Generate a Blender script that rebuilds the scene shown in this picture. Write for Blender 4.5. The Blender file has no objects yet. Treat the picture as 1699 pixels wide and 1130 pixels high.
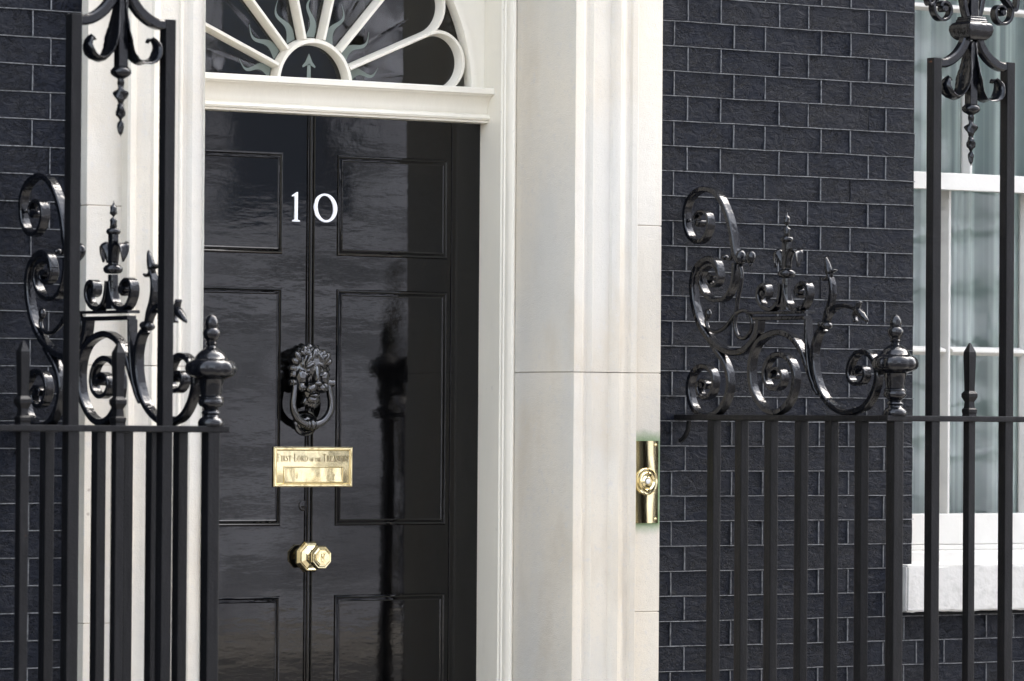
import bpy, bmesh, math, random
from mathutils import Vector, Matrix
R_ = math.radians
random.seed(7)
S = bpy.context.scene
COL = S.collection

# ------------------------------------------------------------------ camera
F_PX, YAW, PITCH, ROLL = 8000.0, 0.954535802, 0.0168743804, 0.00720064
CAM = Vector((-7.80507, -11.69246, 1.62576))
fw = Vector((math.cos(YAW)*math.cos(PITCH), math.sin(YAW)*math.cos(PITCH), math.sin(PITCH)))
r0 = Vector((math.sin(YAW), -math.cos(YAW), 0)); u0 = r0.cross(fw)
rt = math.cos(ROLL)*r0 + math.sin(ROLL)*u0; up = -math.sin(ROLL)*r0 + math.cos(ROLL)*u0
cd = bpy.data.cameras.new('camera'); cam = bpy.data.objects.new('camera', cd); COL.objects.link(cam)
cam.matrix_world = Matrix(((rt.x, up.x, -fw.x, CAM.x), (rt.y, up.y, -fw.y, CAM.y), (rt.z, up.z, -fw.z, CAM.z), (0, 0, 0, 1)))
cd.sensor_width = 36; cd.lens = F_PX/1699*36; cd.clip_end = 300; cd.clip_start = .1
cd.dof.use_dof = True; cd.dof.focus_distance = (Vector((0.3, .25, 1.8))-CAM).dot(fw); cd.dof.aperture_fstop = 5.0
S.camera = cam

# ------------------------------------------------------------------ light: the front stands under a bright thinly clouded sky, the veiled sun down the street to the right
SUN_EL, SUN_AZ = R_(52), R_(114)            # azimuth: from straight out of the wall (-y) towards +x
w = bpy.data.worlds.new('World'); S.world = w; w.use_nodes = True
nt = w.node_tree; sky = nt.nodes.new('ShaderNodeTexSky'); sky.sky_type = 'NISHITA'; sky.sun_disc = False
sky.sun_elevation = SUN_EL; sky.sun_rotation = math.pi - SUN_AZ
sky.air_density = 1.0; sky.dust_density = 6.0; sky.ozone_density = 0.3
bg = nt.nodes['Background']; bg.inputs['Strength'].default_value = .15
hs = nt.nodes.new('ShaderNodeHueSaturation'); hs.inputs['Saturation'].default_value = .5; nt.links.new(sky.outputs[0], hs.inputs['Color']); nt.links.new(hs.outputs[0], bg.inputs[0])     # thin cloud pales the blue
sd = bpy.data.lights.new('sun', 'SUN'); sd.energy = .6; sd.angle = R_(56); sd.color = (1, .94, .84)
sun = bpy.data.objects.new('sun', sd); COL.objects.link(sun)
sv = Vector((math.sin(SUN_AZ)*math.cos(SUN_EL), -math.cos(SUN_AZ)*math.cos(SUN_EL), math.sin(SUN_EL)))
sun.rotation_euler = sv.to_track_quat('Z', 'Y').to_euler()
S.view_settings.view_transform = 'Standard'; S.view_settings.look = 'None'
S.view_settings.exposure = 3.2; S.view_settings.gamma = 1; S.view_settings.use_curve_mapping = False
S.render.engine = 'CYCLES'; S.cycles.max_bounces = 8

# ------------------------------------------------------------------ materials
def mat(name, col, rough=.5, metal=0, ior=1.5, noise=None, bump=None, coat=0, extra=None, spec=.5):
    m = bpy.data.materials.new(name); m.use_nodes = True; n = m.node_tree.nodes; l = m.node_tree.links
    b = n['Principled BSDF']; b.inputs['Base Color'].default_value = (*col, 1); b.inputs['Roughness'].default_value = rough
    b.inputs['Metallic'].default_value = metal; b.inputs['IOR'].default_value = ior; b.inputs['Specular IOR Level'].default_value = spec; b.inputs['Coat Weight'].default_value = coat
    b.inputs['Coat Roughness'].default_value = .03
    tc = n.new('ShaderNodeNewGeometry')
    if noise:      # list of (scale vec, colour, threshold lo, hi, detail)
        prev = None
        for (sc, c2, lo, hi, det) in noise:
            mp = n.new('ShaderNodeMapping'); mp.inputs['Scale'].default_value = sc; l.new(tc.outputs['Position'], mp.inputs[0])
            t = n.new('ShaderNodeTexNoise'); t.inputs['Scale'].default_value = 1; t.inputs['Detail'].default_value = det; l.new(mp.outputs[0], t.inputs['Vector'])
            r = n.new('ShaderNodeMapRange'); r.inputs[1].default_value = lo; r.inputs[2].default_value = hi; l.new(t.outputs[0], r.inputs[0])
            mx = n.new('ShaderNodeMix'); mx.data_type = 'RGBA'; l.new(r.outputs[0], mx.inputs[0])
            if prev is None: mx.inputs[6].default_value = (*col, 1)
            else: l.new(prev, mx.inputs[6])
            mx.inputs[7].default_value = (*c2, 1); prev = mx.outputs[2]
        l.new(prev, b.inputs['Base Color'])
        m['colour_socket'] = 1
    if bump:       # list of (scale vec, distance m, detail)
        prevn = None
        for (sc, dist, det) in bump:
            mp = n.new('ShaderNodeMapping'); mp.inputs['Scale'].default_value = sc; l.new(tc.outputs['Position'], mp.inputs[0])
            t = n.new('ShaderNodeTexNoise'); t.inputs['Scale'].default_value = 1; t.inputs['Detail'].default_value = det; l.new(mp.outputs[0], t.inputs['Vector'])
            bu = n.new('ShaderNodeBump'); bu.inputs['Strength'].default_value = 1; bu.inputs['Distance'].default_value = dist; l.new(t.outputs[0], bu.inputs['Height'])
            if prevn: l.new(prevn, bu.inputs['Normal'])
            prevn = bu.outputs[0]
        l.new(prevn, b.inputs['Normal'])
        if coat: l.new(prevn, b.inputs['Coat Normal'])
    if extra: extra(m, n, l, b, tc)
    return m
v3 = lambda a: (a, a, a)
M = {}
M['iron'] = mat('glossy_black_iron_paint', (.0022, .0027, .0042), .15, ior=1.5, spec=.40, noise=[(v3(160), (.005, .0054, .0066), .5, .75, 3)], bump=[(v3(45), .0022, 2), (v3(200), .0004, 2)])
def rustspots(m, n, l, b, tc):
    t = n.new('ShaderNodeTexNoise'); t.inputs['Scale'].default_value = 9; t.inputs['Detail'].default_value = 4; l.new(tc.outputs['Position'], t.inputs['Vector'])
    r = n.new('ShaderNodeMapRange'); r.inputs[1].default_value = .765; r.inputs[2].default_value = .785; l.new(t.outputs[0], r.inputs[0])
    mx = n.new('ShaderNodeMix'); mx.data_type = 'RGBA'; l.new(r.outputs[0], mx.inputs[0]); src = b.inputs['Base Color'].links[0].from_socket
    l.new(src, mx.inputs[6]); mx.inputs[7].default_value = (.13, .055, .02, 1); l.new(mx.outputs[2], b.inputs['Base Color'])
M['bar'] = mat('satin_black_iron_paint', (.0040, .0042, .0048), .36, ior=1.42, spec=.26, noise=[((60, 60, 12), (.0075, .0075, .0085), .45, .8, 4)], bump=[(v3(140), .0009, 3), ((30, 30, 4), .002, 2)], extra=rustspots)

def brick_extra(m, n, l, b, tc):
    # hand-made brick under thick paint: pits, folds and cracks, offset per brick
    oi = n.new('ShaderNodeObjectInfo'); add = n.new('ShaderNodeVectorMath'); add.operation = 'MULTIPLY_ADD'
    cx = n.new('ShaderNodeCombineXYZ'); l.new(oi.outputs['Random'], cx.inputs[0]); l.new(oi.outputs['Random'], cx.inputs[1]); l.new(oi.outputs['Random'], cx.inputs[2])
    l.new(cx.outputs[0], add.inputs[0]); add.inputs[1].default_value = (31, 17, 47); l.new(tc.outputs['Position'], add.inputs[2])
    def nz(scale, det, dist=0, rough=.55):
        mp = n.new('ShaderNodeMapping'); mp.inputs['Scale'].default_value = scale; l.new(add.outputs[0], mp.inputs[0])
        t = n.new('ShaderNodeTexNoise'); t.inputs['Scale'].default_value = 1; t.inputs['Detail'].default_value = det; t.inputs['Distortion'].default_value = dist; t.inputs['Roughness'].default_value = rough
        l.new(mp.outputs[0], t.inputs['Vector']); return t.outputs[0]
    def mp_(x, a, c, lo=0, hi=1):
        r = n.new('ShaderNodeMapRange'); r.inputs[1].default_value = a; r.inputs[2].default_value = c; r.inputs[3].default_value = lo; r.inputs[4].default_value = hi; l.new(x, r.inputs[0]); return r.outputs[0]
    def ma(op, a, c):
        q = n.new('ShaderNodeMath'); q.operation = op
        for i, x in enumerate((a, c)):
            if isinstance(x, (int, float)): q.inputs[i].default_value = x
            else: l.new(x, q.inputs[i])
        return q.outputs[0]
    big = nz((22, 22, 40), 5, 1.2)
    patch = mp_(nz((14, 14, 20), 2), .42, .62)
    fold = ma('ABSOLUTE', ma('SUBTRACT', nz((18, 18, 34), 6, 2.0, .6), .5), 0)
    crack = ma('MULTIPLY', mp_(fold, .0, .022, -1, 0), patch)
    pits = ma('MULTIPLY', mp_(nz((110, 110, 150), 3), .28, .42, -1, 0), patch)
    fine = nz((300, 300, 420), 3)
    h = ma('ADD', ma('MULTIPLY', big, .95), ma('ADD', ma('MULTIPLY', crack, 1.25), ma('ADD', ma('MULTIPLY', pits, .8), ma('MULTIPLY', fine, .20))))
    bu = n.new('ShaderNodeBump'); bu.inputs['Strength'].default_value = 1; bu.inputs['Distance'].default_value = .0062
    l.new(h, bu.inputs['Height']); l.new(bu.outputs[0], b.inputs['Normal'])
    mx = n.new('ShaderNodeMix'); mx.data_type = 'RGBA'; mx.inputs[6].default_value = (.0042, .0060, .0112, 1); mx.inputs[7].default_value = (.0080, .0092, .0130, 1)
    l.new(oi.outputs['Random'], mx.inputs[0])
    mx2 = n.new('ShaderNodeMix'); mx2.data_type = 'RGBA'; l.new(mx.outputs[2], mx2.inputs[6]); mx2.inputs[7].default_value = (.019, .0195, .022, 1)
    l.new(mp_(nz((60, 60, 60), 5), .5, .8), mx2.inputs[0])
    mx3 = n.new('ShaderNodeMix'); mx3.data_type = 'RGBA'; l.new(mx2.outputs[2], mx3.inputs[6]); mx3.inputs[7].default_value = (.0015, .0015, .0015, 1)
    l.new(mp_(crack, -.55, -1, 0, .8), mx3.inputs[0]); l.new(mx3.outputs[2], b.inputs['Base Color'])
M['brick'] = mat('black_painted_brick', (.016, .017, .02), .55, ior=1.38, spec=.16, extra=brick_extra)
M['mortar'] = mat('black_painted_mortar', (.004, .0045, .0055), .6, spec=.2, bump=[(v3(90), .004, 4)])
M['pointing'] = mat('pale_grey_tuck_pointing', (.15, .155, .16), .7, noise=[(v3(60), (.06, .063, .067), .48, .66, 4)], bump=[(v3(200), .002, 3)])
M['stone'] = mat('pale_portland_stone', (.62, .565, .465), .75, ior=1.4,
    noise=[((3, 3, 1.2), (.55, .525, .465), .40, .62, 5), ((7, 7, 3), (.53, .47, .375), .52, .76, 6), ((2.2, 2.2, .9), (.52, .495, .43), .50, .75, 4), (v3(330), (.47, .44, .39), .60, .72, 3), (v3(55), (.54, .51, .46), .58, .78, 4)],
    bump=[(v3(260), .0010, 4), (v3(30), .0018, 5)])
def brassgreen(m, n, l, b, tc):
    # verdigris polish stain on the stone round the bell plate
    src = b.inputs['Base Color'].links[0].from_socket
    sep = n.new('ShaderNodeSeparateXYZ'); l.new(tc.outputs['Position'], sep.inputs[0])
    def ma(op, a, c):
        q = n.new('ShaderNodeMath'); q.operation = op
        for i, x in enumerate((a, c)):
            if isinstance(x, (int, float)): q.inputs[i].default_value = x
            else: l.new(x, q.inputs[i])
        return q.outputs[0]
    dx = ma('MAXIMUM', ma('SUBTRACT', ma('ABSOLUTE', ma('SUBTRACT', sep.outputs[0], .95), 0), .044), 0)
    dz = ma('MAXIMUM', ma('SUBTRACT', ma('ABSOLUTE', ma('SUBTRACT', sep.outputs[2], 1.447), 0), .118), 0)
    d = ma('SQRT', ma('ADD', ma('MULTIPLY', dx, dx), ma('MULTIPLY', dz, dz)), 0)
    t = n.new('ShaderNodeTexNoise'); t.inputs['Scale'].default_value = 28; t.inputs['Detail'].default_value = 4; l.new(tc.outputs['Position'], t.inputs['Vector'])
    dd = ma('ADD', d, ma('MULTIPLY', ma('SUBTRACT', t.outputs[0], .5), .03))
    r = n.new('ShaderNodeMapRange'); r.inputs[1].default_value = .042; r.inputs[2].default_value = .0; r.inputs[3].default_value = 0; r.inputs[4].default_value = .95; l.new(dd, r.inputs[0])
    lim = n.new('ShaderNodeMath'); lim.operation = 'GREATER_THAN'; l.new(sep.outputs[0], lim.inputs[0]); lim.inputs[1].default_value = .892
    fac = ma('MULTIPLY', r.outputs[0], lim.outputs[0])
    mx = n.new('ShaderNodeMix'); mx.data_type = 'RGBA'; l.new(fac, mx.inputs[0]); l.new(src, mx.inputs[6]); mx.inputs[7].default_value = (.10, .20, .07, 1)
    l.new(mx.outputs[2], b.inputs['Base Color'])
M['stone_bell'] = mat('pale_portland_stone_with_green_stain', (.62, .565, .465), .75, ior=1.4,
    noise=[((3, 3, 1.2), (.565, .54, .48), .40, .66, 5), (v3(330), (.47, .44, .39), .60, .72, 3), (v3(55), (.54, .51, .46), .58, .78, 4)],
    bump=[(v3(260), .0010, 4), (v3(30), .0018, 5)], extra=brassgreen)
M['stone_joint'] = mat('brown_stone_joint_mortar', (.42, .36, .29), .8, bump=[(v3(200), .002, 3)])
M['cream'] = mat('cream_white_gloss_paint', (.74, .70, .595), .32, noise=[((6, 6, 2), (.69, .655, .56), .45, .7, 4), (v3(45), (.56, .53, .46), .70, .82, 4)], bump=[((40, 40, 9), .0012, 3), (v3(350), .00012, 2)])
M['white'] = mat('white_window_paint', (.55, .535, .49), .35, noise=[(v3(14), (.50, .485, .445), .5, .75, 4)], bump=[(v3(60), .0006, 3)])
M['sill'] = mat('rough_white_painted_sill', (.46, .45, .42), .7, noise=[(v3(30), (.37, .36, .335), .5, .75, 5)], bump=[(v3(60), .0018, 4)])
M['door'] = mat('high_gloss_black_door_paint', (.0012, .0012, .0013), .045, ior=1.43, spec=.46,
    bump=[((5, 5, 2.2), .0008, 1), ((9, 9, 30), .00018, 3), (v3(90), .00002, 2)])
M['knocker'] = mat('gloss_black_cast_iron', (.0020, .0022, .0028), .10, ior=1.85, bump=[(v3(170), .0003, 2)])
M['brass'] = mat('polished_brass', (.74, .64, .38), .13, metal=1, noise=[(v3(60), (.70, .60, .36), .5, .8, 4)], bump=[((14, 14, 9), .0030, 2), (v3(300), .00008, 2)])
M['brass_flat'] = mat('flat_polished_brass', (.74, .64, .38), .07, metal=1, noise=[(v3(60), (.70, .60, .36), .5, .8, 4)], bump=[((9, 9, 5), .0006, 1)])
M['engrave'] = mat('dark_engraved_brass', (.22, .18, .10), .5, metal=.6)
M['numeral'] = mat('white_enamel_numeral', (.82, .83, .86), .3)
M['porcelain'] = mat('white_porcelain_push', (.8, .8, .82), .15, coat=1)
M['etched'] = mat('frosted_green_glass_etching', (.14, .17, .145), .55)
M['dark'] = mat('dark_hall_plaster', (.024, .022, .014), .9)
M['curtain'] = mat('pale_green_voile_curtain', (.72, .80, .74), .8, noise=[((26, 3, .12), (.36, .42, .40), .44, .56, 2), ((70, 3, .25), (.56, .64, .60), .52, .62, 1), ((2, 2, 1.6), (.40, .44, .42), .5, .75, 2)])
M['drape'] = mat('grey_inner_curtain', (.17, .19, .19), .85, noise=[((20, 20, 2), (.12, .13, .135), .4, .7, 3)])
M['asphalt'] = mat('asphalt', (.05, .05, .052), .85, noise=[(v3(30), (.07, .07, .07), .5, .7, 5)], bump=[(v3(120), .004, 4)])
M['paving'] = mat('york_stone_paving', (.30, .28, .25), .8, noise=[(v3(6), (.24, .23, .21), .4, .7, 5)], bump=[(v3(60), .003, 4)])
M['facade'] = mat('pale_rusticated_ashlar', (.60, .63, .72), .8, noise=[((.9, .9, 4.5), (.20, .215, .25), .44, .60, 5), ((3, 3, 1), (.30, .31, .35), .50, .68, 4)], bump=[(v3(20), .01, 4)])
def glassmat(name, tint, rough=.0, tr=1.0, bumpd=.0003):
    m = bpy.data.materials.new(name); m.use_nodes = True; n = m.node_tree.nodes; l = m.node_tree.links; n.clear()
    o = n.new('ShaderNodeOutputMaterial'); mx = n.new('ShaderNodeMixShader'); g = n.new('ShaderNodeBsdfGlossy'); t = n.new('ShaderNodeBsdfTransparent'); f = n.new('ShaderNodeFresnel')
    f.inputs[0].default_value = 1.55; g.inputs['Roughness'].default_value = rough; t.inputs[0].default_value = (*tint, 1)
    tc = n.new('ShaderNodeNewGeometry'); nz = n.new('ShaderNodeTexNoise'); nz.inputs['Scale'].default_value = 7; l.new(tc.outputs['Position'], nz.inputs['Vector'])
    bu = n.new('ShaderNodeBump'); bu.inputs['Distance'].default_value = bumpd; bu.inputs['Strength'].default_value = 1; l.new(nz.outputs[0], bu.inputs['Height']); l.new(bu.outputs[0], g.inputs['Normal'])
    m2 = n.new('ShaderNodeMath'); m2.operation = 'MULTIPLY'; m2.inputs[1].default_value = 1.15; l.new(f.outputs[0], m2.inputs[0])
    l.new(m2.outputs[0], mx.inputs[0]); l.new(t.outputs[0], mx.inputs[1]); l.new(g.outputs[0], mx.inputs[2]); l.new(mx.outputs[0], o.inputs[0]); return m
M['glass'] = glassmat('window_glass', (.93, .96, .95)); M['fanglass'] = glassmat('old_fanlight_glass', (.86, .90, .84))
M['skyglass'] = mat('dark_blue_window_glass', (.04, .06, .10), .08, ior=1.6)

# ------------------------------------------------------------------ object helpers
ORG = {}
def tag(o, label, cat, group=None, kind=None):
    if label: o['label'] = label
    if cat: o['category'] = cat
    if group: o['group'] = group
    if kind: o['kind'] = kind
    return o
def thing(name, label, cat, loc=(0, 0, 0), group=None):
    o = bpy.data.objects.new(name, None); o['kind'] = 'thing'; COL.objects.link(o); o.location = loc; o.empty_display_size = .1
    ORG[o.name] = Vector(loc); return tag(o, label, cat, group)
def org(o):
    return ORG.get(o.name, Vector((0, 0, 0))) if o else Vector((0, 0, 0))
def mesh(name, vs, fs, m, parent=None, smooth=False, label=None, kind=None, angle=None):
    og = org(parent); me = bpy.data.meshes.new(name); me.from_pydata([tuple(Vector(v)-og) for v in vs], [], fs); me.update()
    bm = bmesh.new(); bm.from_mesh(me); bmesh.ops.remove_doubles(bm, verts=bm.verts, dist=1e-6); bmesh.ops.recalc_face_normals(bm, faces=bm.faces)
    bm.to_mesh(me); bm.free()
    if m in ('glass', 'fanglass'):
        for p_ in me.polygons:
            if p_.normal.y > 0: p_.flip()
        me.update()
    me.materials.append(M[m]); o = bpy.data.objects.new(name, me); COL.objects.link(o)
    if parent: o.parent = parent; ORG[o.name] = og
    if smooth:
        me.shade_smooth()
        if angle: me.set_sharp_from_angle(angle=R_(angle))
    if label: o['label'] = label
    if kind: o['kind'] = kind
    return o
class MB:
    def __init__(s): s.v = []; s.f = []
    def add(s, vs, fs):
        k = len(s.v); s.v += [Vector(v) for v in vs]; s.f += [tuple(i+k for i in f) for f in fs]; return s
    def box(s, x0, x1, y0, y1, z0, z1, bev=0):
        if bev <= 0:
            vs = [(x, y, z) for x in (x0, x1) for y in (y0, y1) for z in (z0, z1)]
            return s.add(vs, [(0, 1, 3, 2), (4, 6, 7, 5), (0, 4, 5, 1), (2, 3, 7, 6), (0, 2, 6, 4), (1, 5, 7, 3)])
        bm = bmesh.new(); bmesh.ops.create_cube(bm, size=1)
        for v in bm.verts: v.co = Vector(((x0+x1)/2+v.co.x*(x1-x0), (y0+y1)/2+v.co.y*(y1-y0), (z0+z1)/2+v.co.z*(z1-z0)))
        bmesh.ops.bevel(bm, geom=list(bm.edges), offset=bev, segments=2, affect='EDGES', profile=.6)
        bm.verts.index_update(); vs = [v.co.copy() for v in bm.verts]; fs = [tuple(v.index for v in f.verts) for f in bm.faces]; bm.free()
        return s.add(vs, fs)
    def prism(s, poly, axis, a, b):       # poly of 2D points in the other two axes, extruded along axis
        def P(p, t):
            q = list(p); q.insert(axis, t); return q
        n = len(poly); vs = [P(p, a) for p in poly]+[P(p, b) for p in poly]
        fs = [(i, (i+1) % n, n+(i+1) % n, n+i) for i in range(n)]+[tuple(range(n))[::-1], tuple(range(n, 2*n))]
        return s.add(vs, fs)
    def sweep(s, pts, w, t, ax=(1, 0, 0), closed=False, ws=None, ts=None, ch=.18):
        # rectangular bar with softened corners: w across 'ax', t in the plane of the path
        ax = Vector(ax).normalized(); n = len(pts); rings = []
        for i, p in enumerate(pts):
            a = pts[i-1] if (i or closed) else pts[0]; b = pts[(i+1) % n] if (i < n-1 or closed) else pts[-1]
            d = (Vector(b)-Vector(a)).normalized(); nn = d.cross(ax)
            if nn.length < 1e-4: nn = Vector((0, 0, 1))
            nn.normalize(); W = (ws[i] if ws else w)/2; T = (ts[i] if ts else t)/2; c = min(W, T)*ch*2
            rings.append([Vector(p)+ax*x+nn*y for x, y in ((W-c, T), (W, T-c), (W, -T+c), (W-c, -T), (-W+c, -T), (-W, -T+c), (-W, T-c), (-W+c, T))])
        vs = [v for r in rings for v in r]; fs = []; m = 8
        for i in range(n if closed else n-1):
            j = (i+1) % n
            for k in range(m): fs.append((i*m+k, i*m+(k+1) % m, j*m+(k+1) % m, j*m+k))
        if not closed: fs += [tuple(range(m))[::-1], tuple(range((n-1)*m, n*m))]
        return s.add(vs, fs)
    def tube(s, pts, r, seg=10, rs=None):
        n = len(pts); vs = []; fs = []; up_ = Vector((1, 0, 0)); 
        for i, p in enumerate(pts):
            d = (Vector(pts[min(i+1, n-1)])-Vector(pts[max(i-1, 0)])).normalized()
            if abs(d.dot(up_)) > .95: up_ = Vector((0, 1, 0))
            a = d.cross(up_).normalized(); b = d.cross(a).normalized(); up_ = -b if up_.dot(b) < 0 else b; rr = rs[i] if rs else r
            for k in range(seg):
                t = 2*math.pi*k/seg; vs.append(Vector(p)+a*rr*math.cos(t)+b*rr*math.sin(t))
        for i in range(n-1):
            for k in range(seg): fs.append((i*seg+k, i*seg+(k+1) % seg, (i+1)*seg+(k+1) % seg, (i+1)*seg+k))
        fs += [tuple(range(seg))[::-1], tuple(range((n-1)*seg, n*seg))]
        return s.add(vs, fs)
    def lathe(s, c, prof, seg=24, axis='z', lobes=0, lamp=0, phase=0, sq=0):
        # prof: (along, radius[, lobe factor])
        c = Vector(c); vs = []; fs = []
        for q in prof:
            h, r = q[0], q[1]; lf = q[2] if len(q) > 2 else 0
            for k in range(seg):
                t = 2*math.pi*k/seg+phase; rr = max(r, 1e-5)*(1+lf*(abs(math.cos(lobes*t/2))-.6)) if lobes else max(r, 1e-5)
                a, b = rr*math.cos(t), rr*math.sin(t)
                vs.append(c+{'z': Vector((a, b, h)), 'y': Vector((a, h, b)), 'x': Vector((h, a, b))}[axis])
        n = len(prof)
        for i in range(n-1):
            for k in range(seg): fs.append((i*seg+k, i*seg+(k+1) % seg, (i+1)*seg+(k+1) % seg, (i+1)*seg+k))
        fs += [tuple(range(seg))[::-1], tuple(range((n-1)*seg, n*seg))]
        return s.add(vs, fs)
    def ball(s, c, rx, ry, rz, rot=None, sub=2):
        bm = bmesh.new(); bmesh.ops.create_icosphere(bm, subdivisions=sub, radius=1); c = Vector(c)
        for v in bm.verts:
            q = Vector((v.co.x*rx, v.co.y*ry, v.co.z*rz)); v.co = (rot @ q if rot else q)+c
        bm.verts.index_update(); vs = [v.co.copy() for v in bm.verts]; fs = [tuple(v.index for v in f.verts) for f in bm.faces]; bm.free(); return s.add(vs, fs)
    def mitre(s, x0, x1, z0, z1, y, prof):   # rectangular frame moulding; prof: (inset, proud)
        vs = []; fs = []
        for (i, p) in prof:
            vs += [(x0+i, y-p, z0+i), (x1-i, y-p, z0+i), (x1-i, y-p, z1-i), (x0+i, y-p, z1-i)]
        for k in range(len(prof)-1):
            for j in range(4): fs.append((k*4+j, k*4+(j+1) % 4, k*4+4+(j+1) % 4, k*4+4+j))
        return s.add(vs, fs)
    def build(s, name, m, parent=None, smooth=False, label=None, kind=None, angle=None): return mesh(name, s.v, s.f, m, parent, smooth, label, kind, angle)
def spline(pts, step):
    pts = [Vector(p) for p in pts]; out = []
    P = [pts[0]*2-pts[1]]+pts+[pts[-1]*2-pts[-2]]
    for i in range(1, len(P)-2):
        a, b, c, d = P[i-1:i+3]; n = max(2, int((c-b).length/step))
        for k in range(n):
            t = k/n; out.append(.5*((2*b)+(c-a)*t+(2*a-5*b+4*c-d)*t*t+(3*b-a-3*c+d)*t**3))
    out.append(pts[-1]); return out
def at(px, py, axis, val):     # a point of the survey photograph carried onto a real plane of the building
    d = fw+rt*((px-849.5)/F_PX)-up*((py-565)/F_PX); return CAM+d*((val-CAM[axis])/d[axis])

# ------------------------------------------------------------------ ground
g = MB().box(-60, 60, -60, 2.5, -.3, -.15).build('ground', 'asphalt'); g['kind'] = 'structure'
g = MB().box(-60, 60, -16.6, -2.6, -.149, -.11).build('road', 'asphalt'); g['kind'] = 'structure'
pv = bpy.data.objects.new('pavement', None); COL.objects.link(pv); pv['kind'] = 'structure'; ORG['pavement'] = Vector((0, 0, 0))
MB().box(-60, 60, -2.45, .3, -.149, -.012).build('pavement_bed', 'mortar', pv)
MB().box(-60, 60, -2.6, -2.452, -.149, .004, .008).build('kerb', 'paving', pv)
for i in range(18):
    for j in range(3): MB().box(-6+i*.7+.003, -6+i*.7+.697, -2.44+j*.6+.003, -2.44+j*.6+.597, -.011, .0, .003).build('paving_slab', 'paving', pv)
MB().box(-60, 60, -19, -16.6, -.149, 0).build('far_pavement', 'paving', pv)

# ------------------------------------------------------------------ brick walls
CH = .0762
Z0 = {'R': 2.84+.0095, 'L': 2.749}
Z0['R'] = at(1104, 33.5, 1, 0).z; Z0['L'] = at(1, 12.4, 1, 0).z
def brick_mesh(wd, var, rnd):
    # hand made brick: face on local y=0, slightly uneven with worn arrises, 48 triangles or so
    nx, nz_ = 4, 2; vs = []; fs = []; h = CH-.0060
    for j in range(nz_+1):
        for i in range(nx+1):
            x = (i/nx-.5)*wd; z = (j/nz_-.5)*h; y = rnd.uniform(-.0013, .0011)
            if i in (0, nx): x += rnd.uniform(-.0008, .0008); y += .0006
            if j in (0, nz_): z += rnd.uniform(-.0010, .0010); y += .0005
            vs.append(Vector((x, y, z)))
    k = len(vs); W = nx+1
    for v in vs[:k]:
        vs.append(Vector((v.x*1.012, .05, v.z*1.03)))
    for j in range(nz_):
        for i in range(nx): fs.append((j*W+i, j*W+i+1, (j+1)*W+i+1, (j+1)*W+i))
    border = [i for i in range(W)]+[j*W+nx for j in range(1, nz_+1)]+[nz_*W+i for i in range(nx-1, -1, -1)]+[j*W for j in range(nz_-1, 0, -1)]
    for a, b in zip(border, border[1:]+border[:1]): fs.append((a, k+a, k+b, b))
    me = bpy.data.meshes.new('brick'); me.from_pydata(vs, [], fs); me.materials.append(M['brick']); me.update()
    bm = bmesh.new(); bm.from_mesh(me); bmesh.ops.recalc_face_normals(bm, faces=bm.faces); bm.to_mesh(me); bm.free()
    me.shade_smooth(); me.set_sharp_from_angle(angle=R_(40)); return me
BM = {}
def brick(parent, x0, x1, zc, rnd):
    wd = round((x1-x0-.0052)*250)/250; key = (wd, rnd.randrange(3))
    if key not in BM: BM[key] = brick_mesh(wd, key[1], rnd)
    o = bpy.data.objects.new('brick', BM[key]); COL.objects.link(o); o.parent = parent
    o.location = Vector(((x0+x1)/2, rnd.uniform(-.0009, .0009), zc))-org(parent)
    o.rotation_euler = (rnd.uniform(-.008, .008), rnd.uniform(-.003, .003), rnd.uniform(-.004, .004))
A = [at(x, 90, 1, 0).x for x in (1118.5, 1217.9, 1269.5, 1362.8, 1411.6)]
B = [at(x, 130, 1, 0).x for x in (1140.8, 1195.6, 1292.7, 1341, 1441, 1470)]
WX = 2.03           # edge of the window opening
rnd = random.Random(3)
def ribbons(mb, x0, x1, z, rnd, vert=False):
    # raised pale line of pointing, wavering and broken here and there
    n = max(1, int((x1-x0)/.06)); a = x0; zz = z
    for i in range(n):
        b = x0+(x1-x0)*(i+1)/n; z2 = z+rnd.uniform(-.0007, .0007); t = rnd.uniform(.0008, .0012); y = -.0022
        if rnd.random() > .006:
            if vert: vs = [(q+s_*t, y_, p) for (p, q) in ((a, zz), (b, z2)) for s_ in (-1, 1) for y_ in (y, .004)]
            else: vs = [(p, y_, q+s_*t) for (p, q) in ((a, zz), (b, z2)) for s_ in (-1, 1) for y_ in (y, .004)]
            mb.add(vs, [(0, 1, 3, 2), (4, 6, 7, 5), (0, 4, 5, 1), (2, 3, 7, 6), (0, 2, 6, 4)])
        a = b; zz = z2
wr = thing('brick_wall', 'black painted brick wall with pale pointing between door surround and sash window', 'wall', (1.5, 0, 0))
MB().box(1.0, WX, .0025, .34, 0, 3.6).box(WX, 3.2, .0025, .34, 0, 1.03).build('wall_core', 'mortar', wr)
MB().box(3.2, 9, .0, .34, 0, 3.6).build('wall_core', 'mortar', wr)
MB().box(-9, 9, .0, .34, 3.6, 12).build('wall_core', 'mortar', wr)
pt = MB()
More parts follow.
